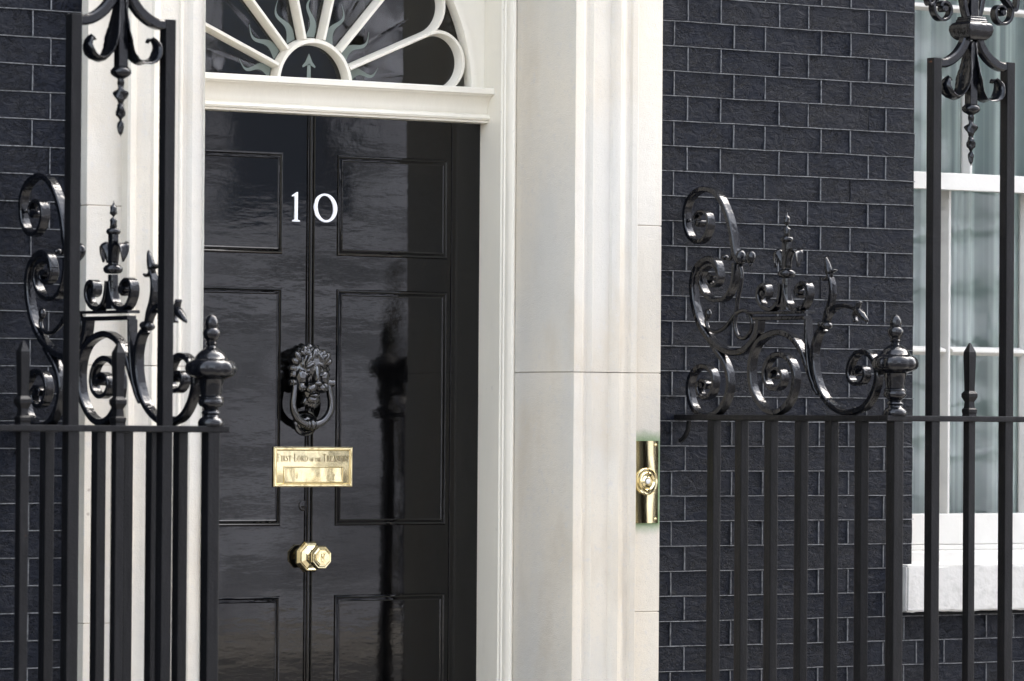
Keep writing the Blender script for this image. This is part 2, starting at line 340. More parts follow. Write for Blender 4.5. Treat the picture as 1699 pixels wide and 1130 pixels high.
for k in range(-6, 31):
    zt = Z0['R']-CH*k; zc = zt-CH/2; low = zt < 1.035
    edge = WX+rnd.uniform(-.004, .004)
    base = [1.0]+(A if k % 2 == 0 else B)
    if not low: xs = base+[edge]
    else:
        # the wall runs on below the window sill
        xs = base+([base[-1]+.2286, base[-1]+.343, base[-1]+.5716, base[-1]+.686, base[-1]+.9146] if k % 2 == 0 else [base[-1]+.2286*.6, base[-1]+.2286*1.1, base[-1]+.2286*2.1, base[-1]+.2286*2.6, base[-1]+.2286*3.6])
    if zt-CH < 1.03 < zt: pass
    for a, b in zip(xs, xs[1:]):
        if b-a > .02: brick(wr, a, b, zc, rnd)
    for x in xs[1:-1]: ribbons(pt, zt-CH+.003, zt-.003, x, rnd, True)
    ribbons(pt, 1.0, xs[-1], zt, rnd)
pt.build('pointing', 'pointing', wr, kind='stuff')
wl = thing('brick_wall', 'black painted brick wall left of the door, behind the left railing', 'wall', (-1.5, 0, 0))
MB().box(-9, -1.0, .0025, .34, 0, 3.6).build('wall_core', 'mortar', wl)
pt = MB()
for k in range(-6, 30):
    zt = Z0['L']-CH*k; zc = zt-CH/2
    e = at(54, 100, 1, 0).x if k % 2 == 0 else at(84, 100, 1, 0).x
    xs = [e-.2286-.114-.2286-.114-.2286, e-.2286-.114-.2286-.114, e-.2286-.114-.2286, e-.2286-.114, e-.2286, e] if k % 2 == 0 else [e-.2286-.114-.2286-.114-.2286, e-.2286-.114-.2286-.114, e-.2286-.114-.2286, e-.2286-.114, e-.2286, e]
    if k % 2 == 0: xs += [e+.114]
    xs += [-1.0]
    for a, b in zip(xs, xs[1:]): brick(wl, a, b, zc, rnd)
    for x in xs[1:-1]: ribbons(pt, zt-CH+.003, zt-.003, x, rnd, True)
    ribbons(pt, xs[0], -1.0, zt, rnd)
pt.build('pointing', 'pointing', wl, kind='stuff')

# ------------------------------------------------------------------ stone door surround
P0 = .066
ARCH = [(0, .012), (.004, .004), (.038, .004), (.044, 0), (.052, -.006), (.062, -.0065), (.070, .000), (.074, .003), (.078, .003), (.082, -.002), (.140, -.002), (.146, .006), (.158, .012), (.170, .013), (.176, .006), (.184, .005), (.192, .0),
        (.204, -.004), (.216, -.004), (.222, .002), (.240, .004), (.2455, -.002)]   # (outwards, proud of P0)
FLAT = .034
def surround(sgn, name, lab):
    t = thing('door_surround', lab, 'stone surround', (sgn*.8, 0, 0))
    zs_a = [0.02, .62, 1.776, 3.6] ; zs_f = [0.02, 1.055, 1.776, 2.222, 3.6]
    rr = random.Random(11 if sgn > 0 else 5)
    for a, b in zip(zs_a, zs_a[1:]):
        poly = [(.646, .30), (.646, -P0+.006)]
        poly += [(.646+u+(.002 if i == 0 else 0), -P0-p) for i, (u, p) in enumerate(ARCH)]+[(.646+.2455, .05), (.70, .30)]
        poly = [(sgn*x, y) for x, y in poly]
        m_ = MB(); n = max(1, int((b-a)/.05)); 
        # stacked slices so that the arrises can waver and chip a little
        vs = []; L = len(poly)
        for s_ in range(n+1):
            z = a+.0012+(b-a-.0024)*s_/n
            ins = .0022 if s_ in (0, n) else 0
            for i, (x, y) in enumerate(poly):
                jx = rr.uniform(-.0006, .0006); jy = rr.uniform(-.0004, .0004)
                if i in (1, 2) and rr.random() < .05: jx += sgn*rr.uniform(.001, .003); jy += .002
                vs.append((x+jx, y+jy+ins*(1 if i not in (0, L-1) else 0), z))
        fs = [(s_*L+i, s_*L+(i+1) % L, (s_+1)*L+(i+1) % L, (s_+1)*L+i) for s_ in range(n) for i in range(L)]+[tuple(range(L))[::-1], tuple(range(n*L, (n+1)*L))]
        mesh('stone_block', vs, fs, 'stone', t, True, angle=28)
    for a, b in zip(zs_f, zs_f[1:]):
        m_ = MB(); x0, x1 = sorted((sgn*(.888), sgn*1.005)); m_.box(x0, x1, -FLAT, .055, a+.001, b-.001, .0022)
        m_.build('stone_block', 'stone_bell' if sgn > 0 else 'stone', t)
    MB().box(*sorted((sgn*.652, sgn*.886)), -P0+.014, .28, .02, 3.6).box(*sorted((sgn*.895, sgn*1.0)), -FLAT+.0015, .05, .02, 3.6).build('joint_mortar', 'stone_joint', t)
    return t
surround(1, 'r', 'pale stone architrave right of the black door, with brass bell plate on its edge')
surround(-1, 'l', 'pale stone architrave left of the black door, partly behind the railing lamp frame')

for (hx, hy) in ((147.5, 813), (146, 853)):
    q = at(hx, hy, 1, -FLAT); MB().lathe(q, [(.001, .0045), (-.0006, .0045), (-.0006, .001)], seg=10, axis='y').build('screw_hole', 'stone_joint', bpy.data.objects['door_surround.001'])
# ------------------------------------------------------------------ white door frame: linings, transom
DY = .37
fr = thing('door_casing', 'cream white painted timber frame and moulded transom around the black door', 'door frame', (0, .3, 0))
for sgn in (1, -1):
    poly = [(.615, .50), (.615, .262), (.6185, .257), (.6185, .250), (.6225, .247), (.6225, .238), (.625, .228), (.630, .221), (.637, .218), (.643, .221), (.6455, .226), (.6455, .50)]
    MB().prism([(sgn*x, y) for x, y in poly], 2, .12, 3.6).build('door_lining', 'cream', fr, True, angle=25)
zt = 2.640
tp = [(.42, zt), (.300, zt), (.296, zt-.004), (.296, zt-.018), (.302, zt-.021)]
for i in range(9): a = i/8; tp.append((.304+.030*math.sin(a*math.pi/2)*1.0, zt-.024-.050*(1-math.cos(a*math.pi/2))))
tp += [(.336, zt-.078), (.328, zt-.080), (.322, zt-.084), (.320, zt-.090), (.323, zt-.096), (.330, zt-.099), (.330, zt-.104), (.352, zt-.106), (.42, zt-.106)]
MB().prism(tp, 0, -.6148, .6148).build('transom', 'cream', fr, True, angle=25)
MB().box(-.6148, .6148, .34, .60, -.1, .12).build('threshold', 'paving', fr)

# ------------------------------------------------------------------ front door
dr = thing('front_door', 'high gloss black panelled front door with white number 10 and brass fittings', 'door', (0, .4, .13))
MB().box(-.509, .507, DY, DY+.05, .13, 2.533).build('door_leaf', 'door', dr)
MB().box(.5105, .6145, DY+.0005, DY+.05, .13, 2.533, .001).build('stile', 'door', dr)
MB().box(-.6145, -.5125, DY+.0005, DY+.05, .13, 2.533, .001).build('stile', 'door', dr)
PROF = [(0, 0), (.0005, .0015), (.0025, .0045), (.0055, .0050), (.0085, .0030), (.0105, -.0005+.001), (.0125, .0012), (.0140, .0036), (.0165, .0042), (.0185, .0030), (.0195, .0022)]
for (x0, x1) in ((-.499, -.099), (.094, .494)):
    for (z0, z1) in ((2.118, 2.420), (1.312, 2.018), (.32, 1.105)):
        p_ = MB().box(x0+.019, x1-.019, DY-.0022, DY+.004, z0+.019, z1-.019).build('panel', 'door', dr)
        MB().mitre(x0, x1, z0, z1, DY-.0001, PROF).build('panel_moulding', 'door', p_, True, angle=30)
# centre bead: the door is made to look like a pair
bp = [(-.014, DY+.002), (-.014, DY-.001), (-.0125, DY-.0045), (-.0105, DY-.0052), (-.0085, DY-.0035), (-.0072, DY-.0008), (-.006, DY-.003), (-.003, DY-.0062), (0, DY-.0072), (.003, DY-.0062), (.006, DY-.003), (.0072, DY-.0008), (.0085, DY-.0035), (.0105, DY-.0052), (.0125, DY-.0045), (.014, DY-.001), (.014, DY+.002)]
MB().prism(bp, 2, .131, 2.532).build('centre_bead', 'door', dr, True, angle=35)
# numerals
def numeral_one():
    x = -.054; y0, y1 = DY-.0045, DY-.0008; m_ = MB()
    m_.prism([(x-.0050, 2.222), (x+.0055, 2.222), (x+.0062, 2.304), (x+.0035, 2.3045), (x-.0135, 2.294), (x-.0135, 2.2905), (x-.0048, 2.2925)], 1, y0, y1)
    m_.prism([(x-.0125, 2.2165), (x+.0135, 2.2165), (x+.0135, 2.2195), (x+.0055, 2.2225), (x-.0050, 2.2225), (x-.0125, 2.2195)], 1, y0, y1); return m_
numeral_one().build('numeral', 'numeral', dr, label='white numeral 1')
m_ = MB(); n = 48; vs = []; cx, cz, ph = .050, 2.260, R_(12)
for y in (DY-.0110, DY-.0072):
    for (a, b, dx) in ((.0425, .0435, 0), (.0285, .0375, 0)):
        for i in range(n):
            t = 2*math.pi*i/n; u, v = a*math.cos(t), b*math.sin(t)
            vs.append((cx+u*math.cos(ph)-v*math.sin(ph)*.6, y, cz+u*math.sin(ph)*.4+v*math.cos(ph)))
fs = []
for i in range(n):
    j = (i+1) % n
    fs += [(i, j, n+j, n+i), (2*n+i, 3*n+i, 3*n+j, 2*n+j), (i, 2*n+i, 2*n+j, j), (n+i, n+j, 3*n+j, 3*n+i)]
m_.add(vs, fs); 
for v in m_.v: v.y += .006
m_.build('numeral', 'numeral', dr, label='white numeral 0')
# letter plate
lx0, lx1, lz0, lz1 = -.128, .151, 1.428, 1.547; LY = DY-.0075
lp = MB().box(lx0, lx1, LY, DY, lz0, lz1, .0012)
lp.mitre(lx0, lx1, lz0, lz1, LY, [(.001, 0), (.003, .003), (.006, .003), (.0075, .0008), (.0085, .0008), (.010, .0022), (.0115, .0003)])
lpo = lp.build('letter_plate', 'brass', dr, True, angle=30)
fm = MB().mitre(-.091, .116, 1.4405, 1.4875, LY-.0002, [(-.0025, .0), (-.0015, .003), (.001, .0035), (.003, .001)]); fm.build('flap_surround', 'brass', lpo, True, angle=30)
fl = MB(); nx_, nz_ = 14, 4; vs = []
for j in range(nz_+1):
    for i in range(nx_+1):
        a, b = i/nx_, j/nz_; vs.append((-.089+a*.203, LY-.0010+.0006*math.sin(a*9)*math.sin(b*3)-.0005*math.cos(a*17), 1.4425+b*.043)); vs[-1] = (vs[-1][0], vs[-1][1]+.0009*math.sin(a*31+b*2)*math.sin(b*3.1)*.6, vs[-1][2])
fl.add(vs, [(j*(nx_+1)+i, j*(nx_+1)+i+1, (j+1)*(nx_+1)+i+1, (j+1)*(nx_+1)+i) for j in range(nz_) for i in range(nx_)])
fl.build('letter_flap', 'brass', lpo, True)
# engraved serif lettering, drawn as strokes on a 0..1 cap height grid: (thick/thin, polyline)
K, N = .17, .075
G = {
 'F': (.62, [(K, [(.16, 0), (.16, 1)]), (N, [(.16, .96), (.6, .96)]), (N, [(.16, .52), (.48, .52)]), (N, [(.59, .98), (.59, .8)]), (N, [(.03, .03), (.31, .03)]), (N, [(.03, .97), (.3, .97)])]),
 'I': (.34, [(K, [(.17, 0), (.17, 1)]), (N, [(.03, .03), (.31, .03)]), (N, [(.03, .97), (.31, .97)])]),
 'R': (.76, [(K, [(.16, 0), (.16, 1)]), (N, [(.16, .96), (.42, .96)]), (K*.8, [(.42, .95), (.55, .86), (.56, .68), (.44, .54)]), (N, [(.16, .51), (.44, .51)]), (K, [(.38, .5), (.66, .03)]), (N, [(.58, .03), (.76, .03)]), (N, [(.03, .03), (.31, .03)])]),
 'S': (.56, [(N, [(.47, .82), (.42, .93), (.27, .97), (.12, .9)]), (K, [(.12, .88), (.11, .72), (.27, .56), (.42, .4), (.44, .2)]), (N, [(.44, .14), (.3, .03), (.14, .06), (.07, .22)])]),
 'T': (.68, [(K, [(.34, 0), (.34, 1)]), (N, [(.04, .96), (.64, .96)]), (N, [(.05, .98), (.05, .8)]), (N, [(.63, .98), (.63, .8)]), (N, [(.2, .03), (.48, .03)])]),
 'L': (.62, [(K, [(.16, 0), (.16, 1)]), (N, [(.16, .04), (.58, .04)]), (N, [(.58, .03), (.6, .22)]), (N, [(.03, .97), (.31, .97)])]),
 'O': (.82, [(K, [(.13, .3), (.09, .5), (.13, .7)]), (N, [(.13, .7), (.25, .93), (.41, .98), (.57, .93), (.69, .7)]), (K, [(.69, .7), (.73, .5), (.69, .3)]), (N, [(.69, .3), (.57, .07), (.41, .02), (.25, .07), (.13, .3)])]),
 'D': (.80, [(K, [(.16, 0), (.16, 1)]), (N, [(.03, .97), (.4, .97), (.58, .88)]), (K, [(.58, .88), (.70, .68), (.71, .5), (.70, .32), (.58, .12)]), (N, [(.58, .12), (.4, .03), (.03, .03)])]),
 'H': (.82, [(K, [(.16, 0), (.16, 1)]), (K, [(.66, 0), (.66, 1)]), (N, [(.16, .5), (.66, .5)]), (N, [(.03, .03), (.31, .03)]), (N, [(.51, .03), (.8, .03)]), (N, [(.03, .97), (.31, .97)]), (N, [(.51, .97), (.8, .97)])]),
 'E': (.62, [(K, [(.16, 0), (.16, 1)]), (N, [(.03, .96), (.57, .96)]), (N, [(.16, .52), (.46, .52)]), (N, [(.03, .04), (.6, .04)]), (N, [(.56, .98), (.56, .82)]), (N, [(.6, .03), (.62, .2)])]),
 'A': (.78, [(N, [(.1, 0), (.4, 1)]), (K, [(.4, .98), (.66, 0)]), (N, [(.2, .34), (.56, .34)]), (N, [(.01, .03), (.21, .03)]), (N, [(.52, .03), (.79, .03)])]),
 'U': (.80, [(K, [(.16, 1), (.16, .3), (.22, .1)]), (N, [(.22, .1), (.4, .02), (.58, .1), (.64, .3), (.64, 1)]), (N, [(.03, .97), (.3, .97)]), (N, [(.54, .97), (.76, .97)])]),
 'Y': (.74, [(K, [(.1, 1), (.37, .5)]), (N, [(.64, 1), (.37, .5)]), (K, [(.37, .52), (.37, 0)]), (N, [(.0, .97), (.24, .97)]), (N, [(.52, .97), (.74, .97)]), (N, [(.23, .03), (.51, .03)])])}
words = [('F', 1, 0), ('IRST', .78, 0), (' ', 1, 0), ('L', 1, 0), ('ORD', .78, 0), (' ', .8, 0), ('OF', .5, 0), (' ', .45, 0), ('THE', .5, 0), (' ', .8, 0), ('T', 1, 0), ('REASURY', .78, 0)]
tot = 0
for wd_, sc, _ in words:
    for c in wd_: tot += (.42 if c == ' ' else G[c][0]+.10)*sc
capz = .0225; xs_ = .256/tot; x = -.1165; tx = MB()
for wd_, sc, _ in words:
    for c in wd_:
        if c == ' ': x += .42*sc*xs_; continue
        for (tw, pl) in G[c][1]:
            for (a, b) in zip(pl, pl[1:]):
                p = Vector((x+a[0]*sc*xs_, 1.5035+a[1]*sc*capz)); q = Vector((x+b[0]*sc*xs_, 1.5035+b[1]*sc*capz)); d = (q-p)
                if d.length < 1e-6: continue
                d.normalize(); n_ = Vector((-d.y, d.x))*tw*.5*.0165*(.8 if sc < .6 else 1); q = q+d*.0002
                tx.prism([tuple(p-n_), tuple(q-n_), tuple(q+n_), tuple(p+n_)], 1, LY-.0006, LY+.0003)
        x += (G[c][0]+.10)*sc*xs_
tx.build('lettering', 'engrave', lpo, label='engraved words FIRST LORD OF THE TREASURY')
# octagonal brass centre knob
kc = Vector((.004, DY, 1.220)); o8 = dict(seg=8, axis='y', phase=math.pi/8)
kn = MB().lathe(kc, [(0, .049), (-.004, .049), (-.010, .045), (-.013, .0425), (-.0135, .040), (-.0115, .036), (-.018, .024), (-.022, .019)], **o8)
kno = kn.build('knob_rose', 'brass', dr)
MB().lathe(kc, [(-.018, .019), (-.024, .017), (-.030, .0125), (-.036, .011), (-.040, .0145), (-.043, .0145), (-.046, .012)], seg=24, axis='y').build('knob_neck', 'brass', kno, True)
MB().lathe(kc, [(-.046, .012), (-.050, .026), (-.054, .036), (-.057, .0375), (-.064, .0375), (-.068, .035), (-.071, .034), (-.0705, .030), (-.0735, .0265), (-.0730, .0235), (-.0755, .022), (-.0755, .001)], **o8).build('knob_head', 'brass', kno)
mg = MB()
for (x0_, x1_, z_) in ((-.006, .006, .009), (-.005, .007, -.009)): mg.tube(spline([kc+Vector((x0_, -.0765, z_)), kc+Vector((0, -.077, z_*1.4)), kc+Vector((x1_, -.0765, z_))], .003), .0012, 6)
for t in range(14): mg.ball(kc+Vector((.0155*math.cos(t*math.tau/14), -.0758, .0155*math.sin(t*math.tau/14))), .0013, .001, .0013, sub=1)
mg.tube(spline([kc+Vector(q) for q in ((-.007, -.0762, -.008), (-.004, -.077, .007), (.001, -.0765, -.004), (.006, -.077, .008))], .003), .0013, 6)
mg.build('knob_monogram', 'brass', kno, True)
# small round lock cover below the letter plate
MB().lathe(Vector((-.018, DY, 1.372)), [(0, .016), (-.0022, .0155), (-.003, .013), (-.0022, .010), (-.0028, .008), (-.004, .004)], seg=20, axis='y').build('lock_cover', 'door', dr, True)

# ------------------------------------------------------------------ lion head knocker
KC = Vector((-.014, DY, 1.765)); LF = 1.14
kk = thing('door_knocker', 'black lion head door knocker with stirrup shaped ring above the brass letter plate', 'knocker', tuple(KC))
lion = MB()
LS_ = LF
def bl(x, d, z, rx, rd, rz, ry_=0, rx_=0):
    rot = Matrix.Rotation(ry_, 3, 'Y') @ Matrix.Rotation(rx_, 3, 'X'); lion.ball(KC+Vector((x*LS_, -d, z*LS_)), rx*LS_, rd*LS_, rz*LS_, rot, 2)
bl(0, .018, .008, .056, .032, .064); bl(0, .034, .022, .040, .026, .040); bl(0, .030, -.050, .026, .022, .028)
bl(0, .050, -.002, .0095, .020, .034, 0, -.25); bl(0, .070, -.026, .0125, .010, .008); bl(0, .052, .050, .010, .010, .016)
for s_ in (1, -1):
    bl(s_*.017, .056, .022, .017, .009, .0065, s_*.45); bl(s_*.021, .049, .036, .006, .012, .018, s_*-.5); bl(s_*.010, .052, .044, .0045, .012, .016, s_*-.25)
    bl(s_*.021, .050, .007, .0085, .007, .0055, s_*-.2); bl(s_*.026, .046, -.003, .013, .010, .0045, s_*-.35)
    bl(s_*.015, .058, -.038, .018, .016, .013, s_*.35); bl(s_*.033, .034, -.010, .019, .021, .026); bl(s_*.036, .040, -.036, .012, .014, .014)
    bl(s_*.044, .036, .042, .010, .012, .018, s_*.55); bl(s_*.036, .030, .048, .009, .012, .017, s_*.2); bl(s_*.051, .030, .030, .010, .014, .014, s_*.9)
bl(0, .050, -.057, .017, .014, .007); bl(0, .040, -.068, .021, .018, .015); 
for i in range(9):
    t = (i-4)/4; bl(t*.022, .030+.016*(1-abs(t)), -.078+.008*abs(t), .0050, .010, .018-.005*abs(t), -t*.5)
rl = random.Random(2)
LS_ = 1.0
for i in range(15):                 # mane: rows of broad curling locks
    t = R_(-30+i*240/14); x, z = math.cos(t), math.sin(t)
    r_ = .055+rl.uniform(-.003, .004)+(.004 if z > .7 else 0); bl(x*r_, .014+rl.uniform(0, .006), .010+z*r_*1.02, .0125, .017, .018, math.pi/2-t+rl.uniform(-.5, .5))
    bl(x*(r_+.003), .022, .010+z*(r_+.004), .0085, .010, .013, math.pi/2-t+rl.uniform(-.2, .8))
    r_ = .050+rl.uniform(-.002, .003)
    if z > .25: bl(x*r_, .030+rl.uniform(0, .005), .016+z*r_, 0.0095, .011, .014, math.pi/2-t+rl.uniform(-.6, .6))
for i in range(8): bl((i-3.5)*.011, .040+rl.uniform(0, .008), .062+rl.uniform(-.004, .006)-.0006*(i-3.5)**2, .0070, .010, .013, (i-3.5)*.2+rl.uniform(-.3, .3))
lo = lion.build('lion_head', 'knocker', kk, True)
rm = lo.modifiers.new('remesh', 'REMESH'); rm.mode = 'VOXEL'; rm.voxel_size = .00135; rm.use_smooth_shade = True
sm = lo.modifiers.new('smooth', 'SMOOTH'); sm.iterations = 3; sm.factor = .5
PZ = 1.7375-KC.z; pd = .026
for s_ in (1, -1):
    MB().lathe(KC+Vector((0, -pd-.008, PZ)), [(s_*.040, .0100), (s_*.056, .0100), (s_*.058, .0115), (s_*.068, .0115), (s_*.070, .0095), (s_*.072, .0112), (s_*.077, .0112), (s_*.079, .007)], seg=18, axis='x').build('pivot', 'knocker', kk, True, angle=40)
rp = [(-.073, 0, pd), (-.078, -.030, pd+.003), (-.084, -.058, pd+.004), (-.080, -.084, pd+.004), (-.062, -.106, pd+.003), (-.036, -.120, pd+.002), (0, -.125, pd), (.036, -.120, pd+.002), (.062, -.106, pd+.003), (.080, -.084, pd+.004), (.084, -.058, pd+.004), (.078, -.030, pd+.003), (.073, 0, pd)]
pp = spline([KC+Vector((x*.80, -d-.008, PZ+z)) for x, z, d in rp], .006)
rg = MB(); rs_ = [.0085+.0030*math.sin(math.pi*i/(len(pp)-1)) for i in range(len(pp))]; rg.tube(pp, .010, 12, rs_)
for (x, r_) in ((-.020, .014), (-.013, .0165), (0, .019), (.013, .0165), (.020, .014)): rg.ball(KC+Vector((x, -pd-.008, PZ-.1245)), .0055 if x else .010, r_, r_)
rg.build('knocker_ring', 'knocker', kk, True)
st = MB()
sc_ = KC+Vector((0, -.002, PZ-.120))
st.lathe(sc_, [(.002, .040), (-.004, .040), (-.008, .034), (-.006, .030), (-.010, .026), (-.0075, .021), (-.012, .016), (-.012, .001)], seg=28, axis='y')
for v in st.v: v.z = sc_.z+(v.z-sc_.z)*.95
st.build('strike_plate', 'knocker', kk, True, angle=50)

# ------------------------------------------------------------------ fanlight
FY = .350
fn = thing('fanlight', 'semicircular fanlight over the door with cream petal glazing bars and etched sun rays', 'window', (0, .37, 2.63))
HC = Vector((-.001, FY, 2.627)); ANG = [22.5, 47.5, 76, 104, 132.5, 157.5]
def bar(path, wf=.008, wb=.022, dep=.034):    # tapered glazing bar: narrow front nose, broad at the glass
    m_ = MB(); n = len(path); vs = []; fs = []
    for i, p in enumerate(path):
        d = (path[min(i+1, n-1)]-path[max(i-1, 0)]).normalized(); nn = Vector((d.z, 0, -d.x))
        for (o_, y) in ((-wb/2, dep), (-wb/2, dep-.007), (-wf/2-.002, .004), (-wf/2, 0), (wf/2, 0), (wf/2+.002, .004), (wb/2, dep-.007), (wb/2, dep)): vs.append(p+nn*o_+Vector((0, y, 0)))
    m = 8
    for i in range(n-1):
        for k in range(m): fs.append((i*m+k, i*m+(k+1) % m, (i+1)*m+(k+1) % m, (i+1)*m+k))
    fs += [tuple(range(m))[::-1], tuple(range((n-1)*m, n*m))]; return m_.add(vs, fs)
pol = lambda r, a: HC+Vector((r*math.cos(R_(a)), 0, r*math.sin(R_(a))))
bar([pol(.128, a) for a in range(0, 181, 6)], .010, .022).build('hub_ring', 'cream', fn, True, angle=30)
edges = [0]+ANG+[180]; RM = .547
for i, (a0, a1) in enumerate(zip(edges, edges[1:])):
    h = R_(a1-a0)/2; mid = (a0+a1)/2; Rc = RM/(1+math.sin(h)); r_ = Rc*math.sin(h); c = pol(Rc, mid)
    t0 = -(90+math.degrees(h)); t1 = -t0
    if i == 0: t0 = -(90+mid)+10
    if i == len(edges)-2: t1 = 90+(180-mid)-10
    pth = [c+Vector((r_*math.cos(R_(mid+t)), 0, r_*math.sin(R_(mid+t)))) for t in [t0+(t1-t0)*k/22 for k in range(23)]]
    pth = [q+Vector((0, .0006*(i % 2), 0)) for q in pth]
    bar(pth).build('petal_bar', 'cream', fn, True, angle=30)
    hn = min(h if i < 6 else 9, R_(edges[i+2]-a1)/2) if i < 6 else h
for i, a in enumerate(ANG):
    hl = R_(a-edges[i])/2; hr = R_(edges[i+2]-a)/2; hh = max(hl, hr); ln = RM/(1+math.sin(hh))*math.cos(hh)+.03
    bar([q+Vector((0, .0013, 0)) for q in (pol(.137, a), pol((.137+ln)/2, a), pol(ln-.012, a))], .008, .022).build('spoke_bar', 'cream', fn, True, angle=30)
# arch ring and spandrel board
vs = []; fs = []; nn = 40
RI, RO = .568, .592
ring = MB(); 
prof = [(RI-.004, FY+.035), (RI-.004, FY+.008), (RI, FY-.002), (RI+.008, FY-.004), (RO-.004, FY-.004), (RO, FY+.002)]
for k in range(nn+1):
    a = math.pi*k/nn
    for (r_, y) in prof: vs.append((HC.x+r_*math.cos(a), y, HC.z+r_*math.sin(a)))
m = len(prof)
for k in range(nn):
    for j in range(m-1): fs.append((k*m+j, k*m+j+1, (k+1)*m+j+1, (k+1)*m+j))
ring.add(vs, fs).build('arch_ring', 'cream', fn, True, angle=30)
sb = MB(); vs = []; fs = []
for k in range(nn+1):
    a = math.pi*k/nn; vs.append((HC.x+RO*math.cos(a)*.999, FY+.003, HC.z+RO*math.sin(a)*.999)); q = 1.2
    ex = HC.x+(.617 if a < math.pi/2 else -.617) if abs(math.cos(a)) > .001 else HC.x
    X = max(-.6148, min(.6148, HC.x+math.cos(a)*q)); Zz = min(3.6, HC.z+math.sin(a)*q*.9); vs.append((X, FY+.003, Zz))
for k in range(nn): fs.append((2*k, 2*k+1, 2*k+3, 2*k+2))
vs2 = [(x, y+.05, z) for x, y, z in vs]; sb.add(vs, fs).add(vs2, fs).build('spandrel_board', 'cream', fn)
# panes
def sector(a0, a1, r0_, r1_):
    n = 6; vs = [pol(r0_, a0+(a1-a0)*k/n) for k in range(n+1)]+[pol(r1_, a1-(a1-a0)*k/n) for k in range(n+1)]
    vs = [v+Vector((0, .033+rl.uniform(-.0004, .0004), 0)) for v in vs]; return vs, [tuple(range(len(vs)))]
for i, (a0, a1) in enumerate(zip(edges, edges[1:])):
    v, f = sector(a0, a1, .130, .58); mesh('pane', v, f, 'fanglass', fn)
v = [pol(.13, a)+Vector((0, .033, 0)) for a in range(0, 181, 15)]; mesh('pane', v, [tuple(range(len(v)))], 'fanglass', fn)
# etched sun rays and arrow on the glass
mids = [(edges[i]+edges[i+1])/2 for i in range(7)]
for i, a in enumerate(mids):
    vs = []; n = 16; L0, L1 = .142, .255 if i in (0, 6) else .270
    sg = 1 if a < 90 else -1
    for k in range(n+1):
        t = k/n; r_ = L0+(L1-L0)*t; off = .016*math.sin(t*6.6)*sg*(.35+.9*t)+sg*.010*t; wd = .0115*(1-t)**1.4+.0036*(1-t)+.0014
        d = Vector((math.cos(R_(a)), 0, math.sin(R_(a)))); pn = Vector((-d.z, 0, d.x)); c = HC+d*r_+pn*off+Vector((0, .0315, 0))
        vs += [c-pn*wd, c+pn*wd]
    mesh('sun_ray', vs, [(2*k, 2*k+1, 2*k+3, 2*k+2) for k in range(n)], 'etched', fn)
ar = MB()
ar.prism([(-.0075, .013), (.0075, .013), (.0055, .062), (-.0055, .062)], 1, 0, .0006)
ar.prism([(-.0055, .058), (.0055, .058), (.022, .050), (.0235, .055), (.012, .068), (.001, .092), (-.001, .092), (-.012, .068), (-.0235, .055), (-.022, .050)], 1, 0, .0006)
for v in ar.v: v += HC+Vector((-.002, .031, 0))
ar.build('etched_arrow', 'etched', fn)
# hall behind
hall = thing('hallway', 'dark unlit hallway seen through the fanlight glass', 'hallway', (0, 1, 0))
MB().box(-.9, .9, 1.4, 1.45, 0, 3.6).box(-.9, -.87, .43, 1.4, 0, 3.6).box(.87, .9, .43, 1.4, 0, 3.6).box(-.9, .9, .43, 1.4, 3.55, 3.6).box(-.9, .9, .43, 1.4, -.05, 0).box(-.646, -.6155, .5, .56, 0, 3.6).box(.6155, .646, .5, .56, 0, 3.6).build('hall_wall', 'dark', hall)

# ------------------------------------------------------------------ bell plate
bpz = thing('bell_plate', 'tall polished brass bell plate with round push on the stone beside the brick wall', 'doorbell', (.95, -FLAT, 1.447))
by = -FLAT
m_ = MB(); nx_, nz_ = 8, 20; X0, X1, Zb, Zt = .9035, .9955, 1.323, 1.571; vs = []
for j in range(nz_+1):
    for i in range(nx_+1):
        a, b = i/nx_, j/nz_; vs.append((X0+(X1-X0)*a, by-.0035-.0005*max(0, math.sin(a*math.pi))**.5-.00018*math.sin(b*7+a*3), Zb+(Zt-Zb)*b))
W = nx_+1; fs = [(j*W+i, j*W+i+1, (j+1)*W+i+1, (j+1)*W+i) for j in range(nz_) for i in range(nx_)]
m_.add(vs, fs); m_.box(X0, X1, by-.0032, by+.0005, Zb, Zt); m_.build('plate', 'brass_flat', bpz, True, angle=40)
bc = Vector((.9495, by-.004, 1.449))
MB().lathe(bc, [(0, .0415), (-.004, .0415), (-.0065, .0385), (-.0050, .035), (-.0045, .031), (-.0090, .0285), (-.0110, .026), (-.0080, .0225), (-.0050, .020), (-.0060, .0165), (-.0100, .0145), (-.0110, .0125), (-.0070, .0105), (-.006, .001)], seg=40, axis='y').build('bell_boss', 'brass', bpz, True, angle=60)
MB().ball(bc+Vector((0, -.010, 0)), .0085, .006, .0085).build('bell_push', 'porcelain', bpz, True)
for dz_ in (-.112, .112):
    MB().ball(Vector((.985, by-.0045, 1.447+dz_)), .0045, .0028, .0045).build('screw', 'brass', bpz, True)

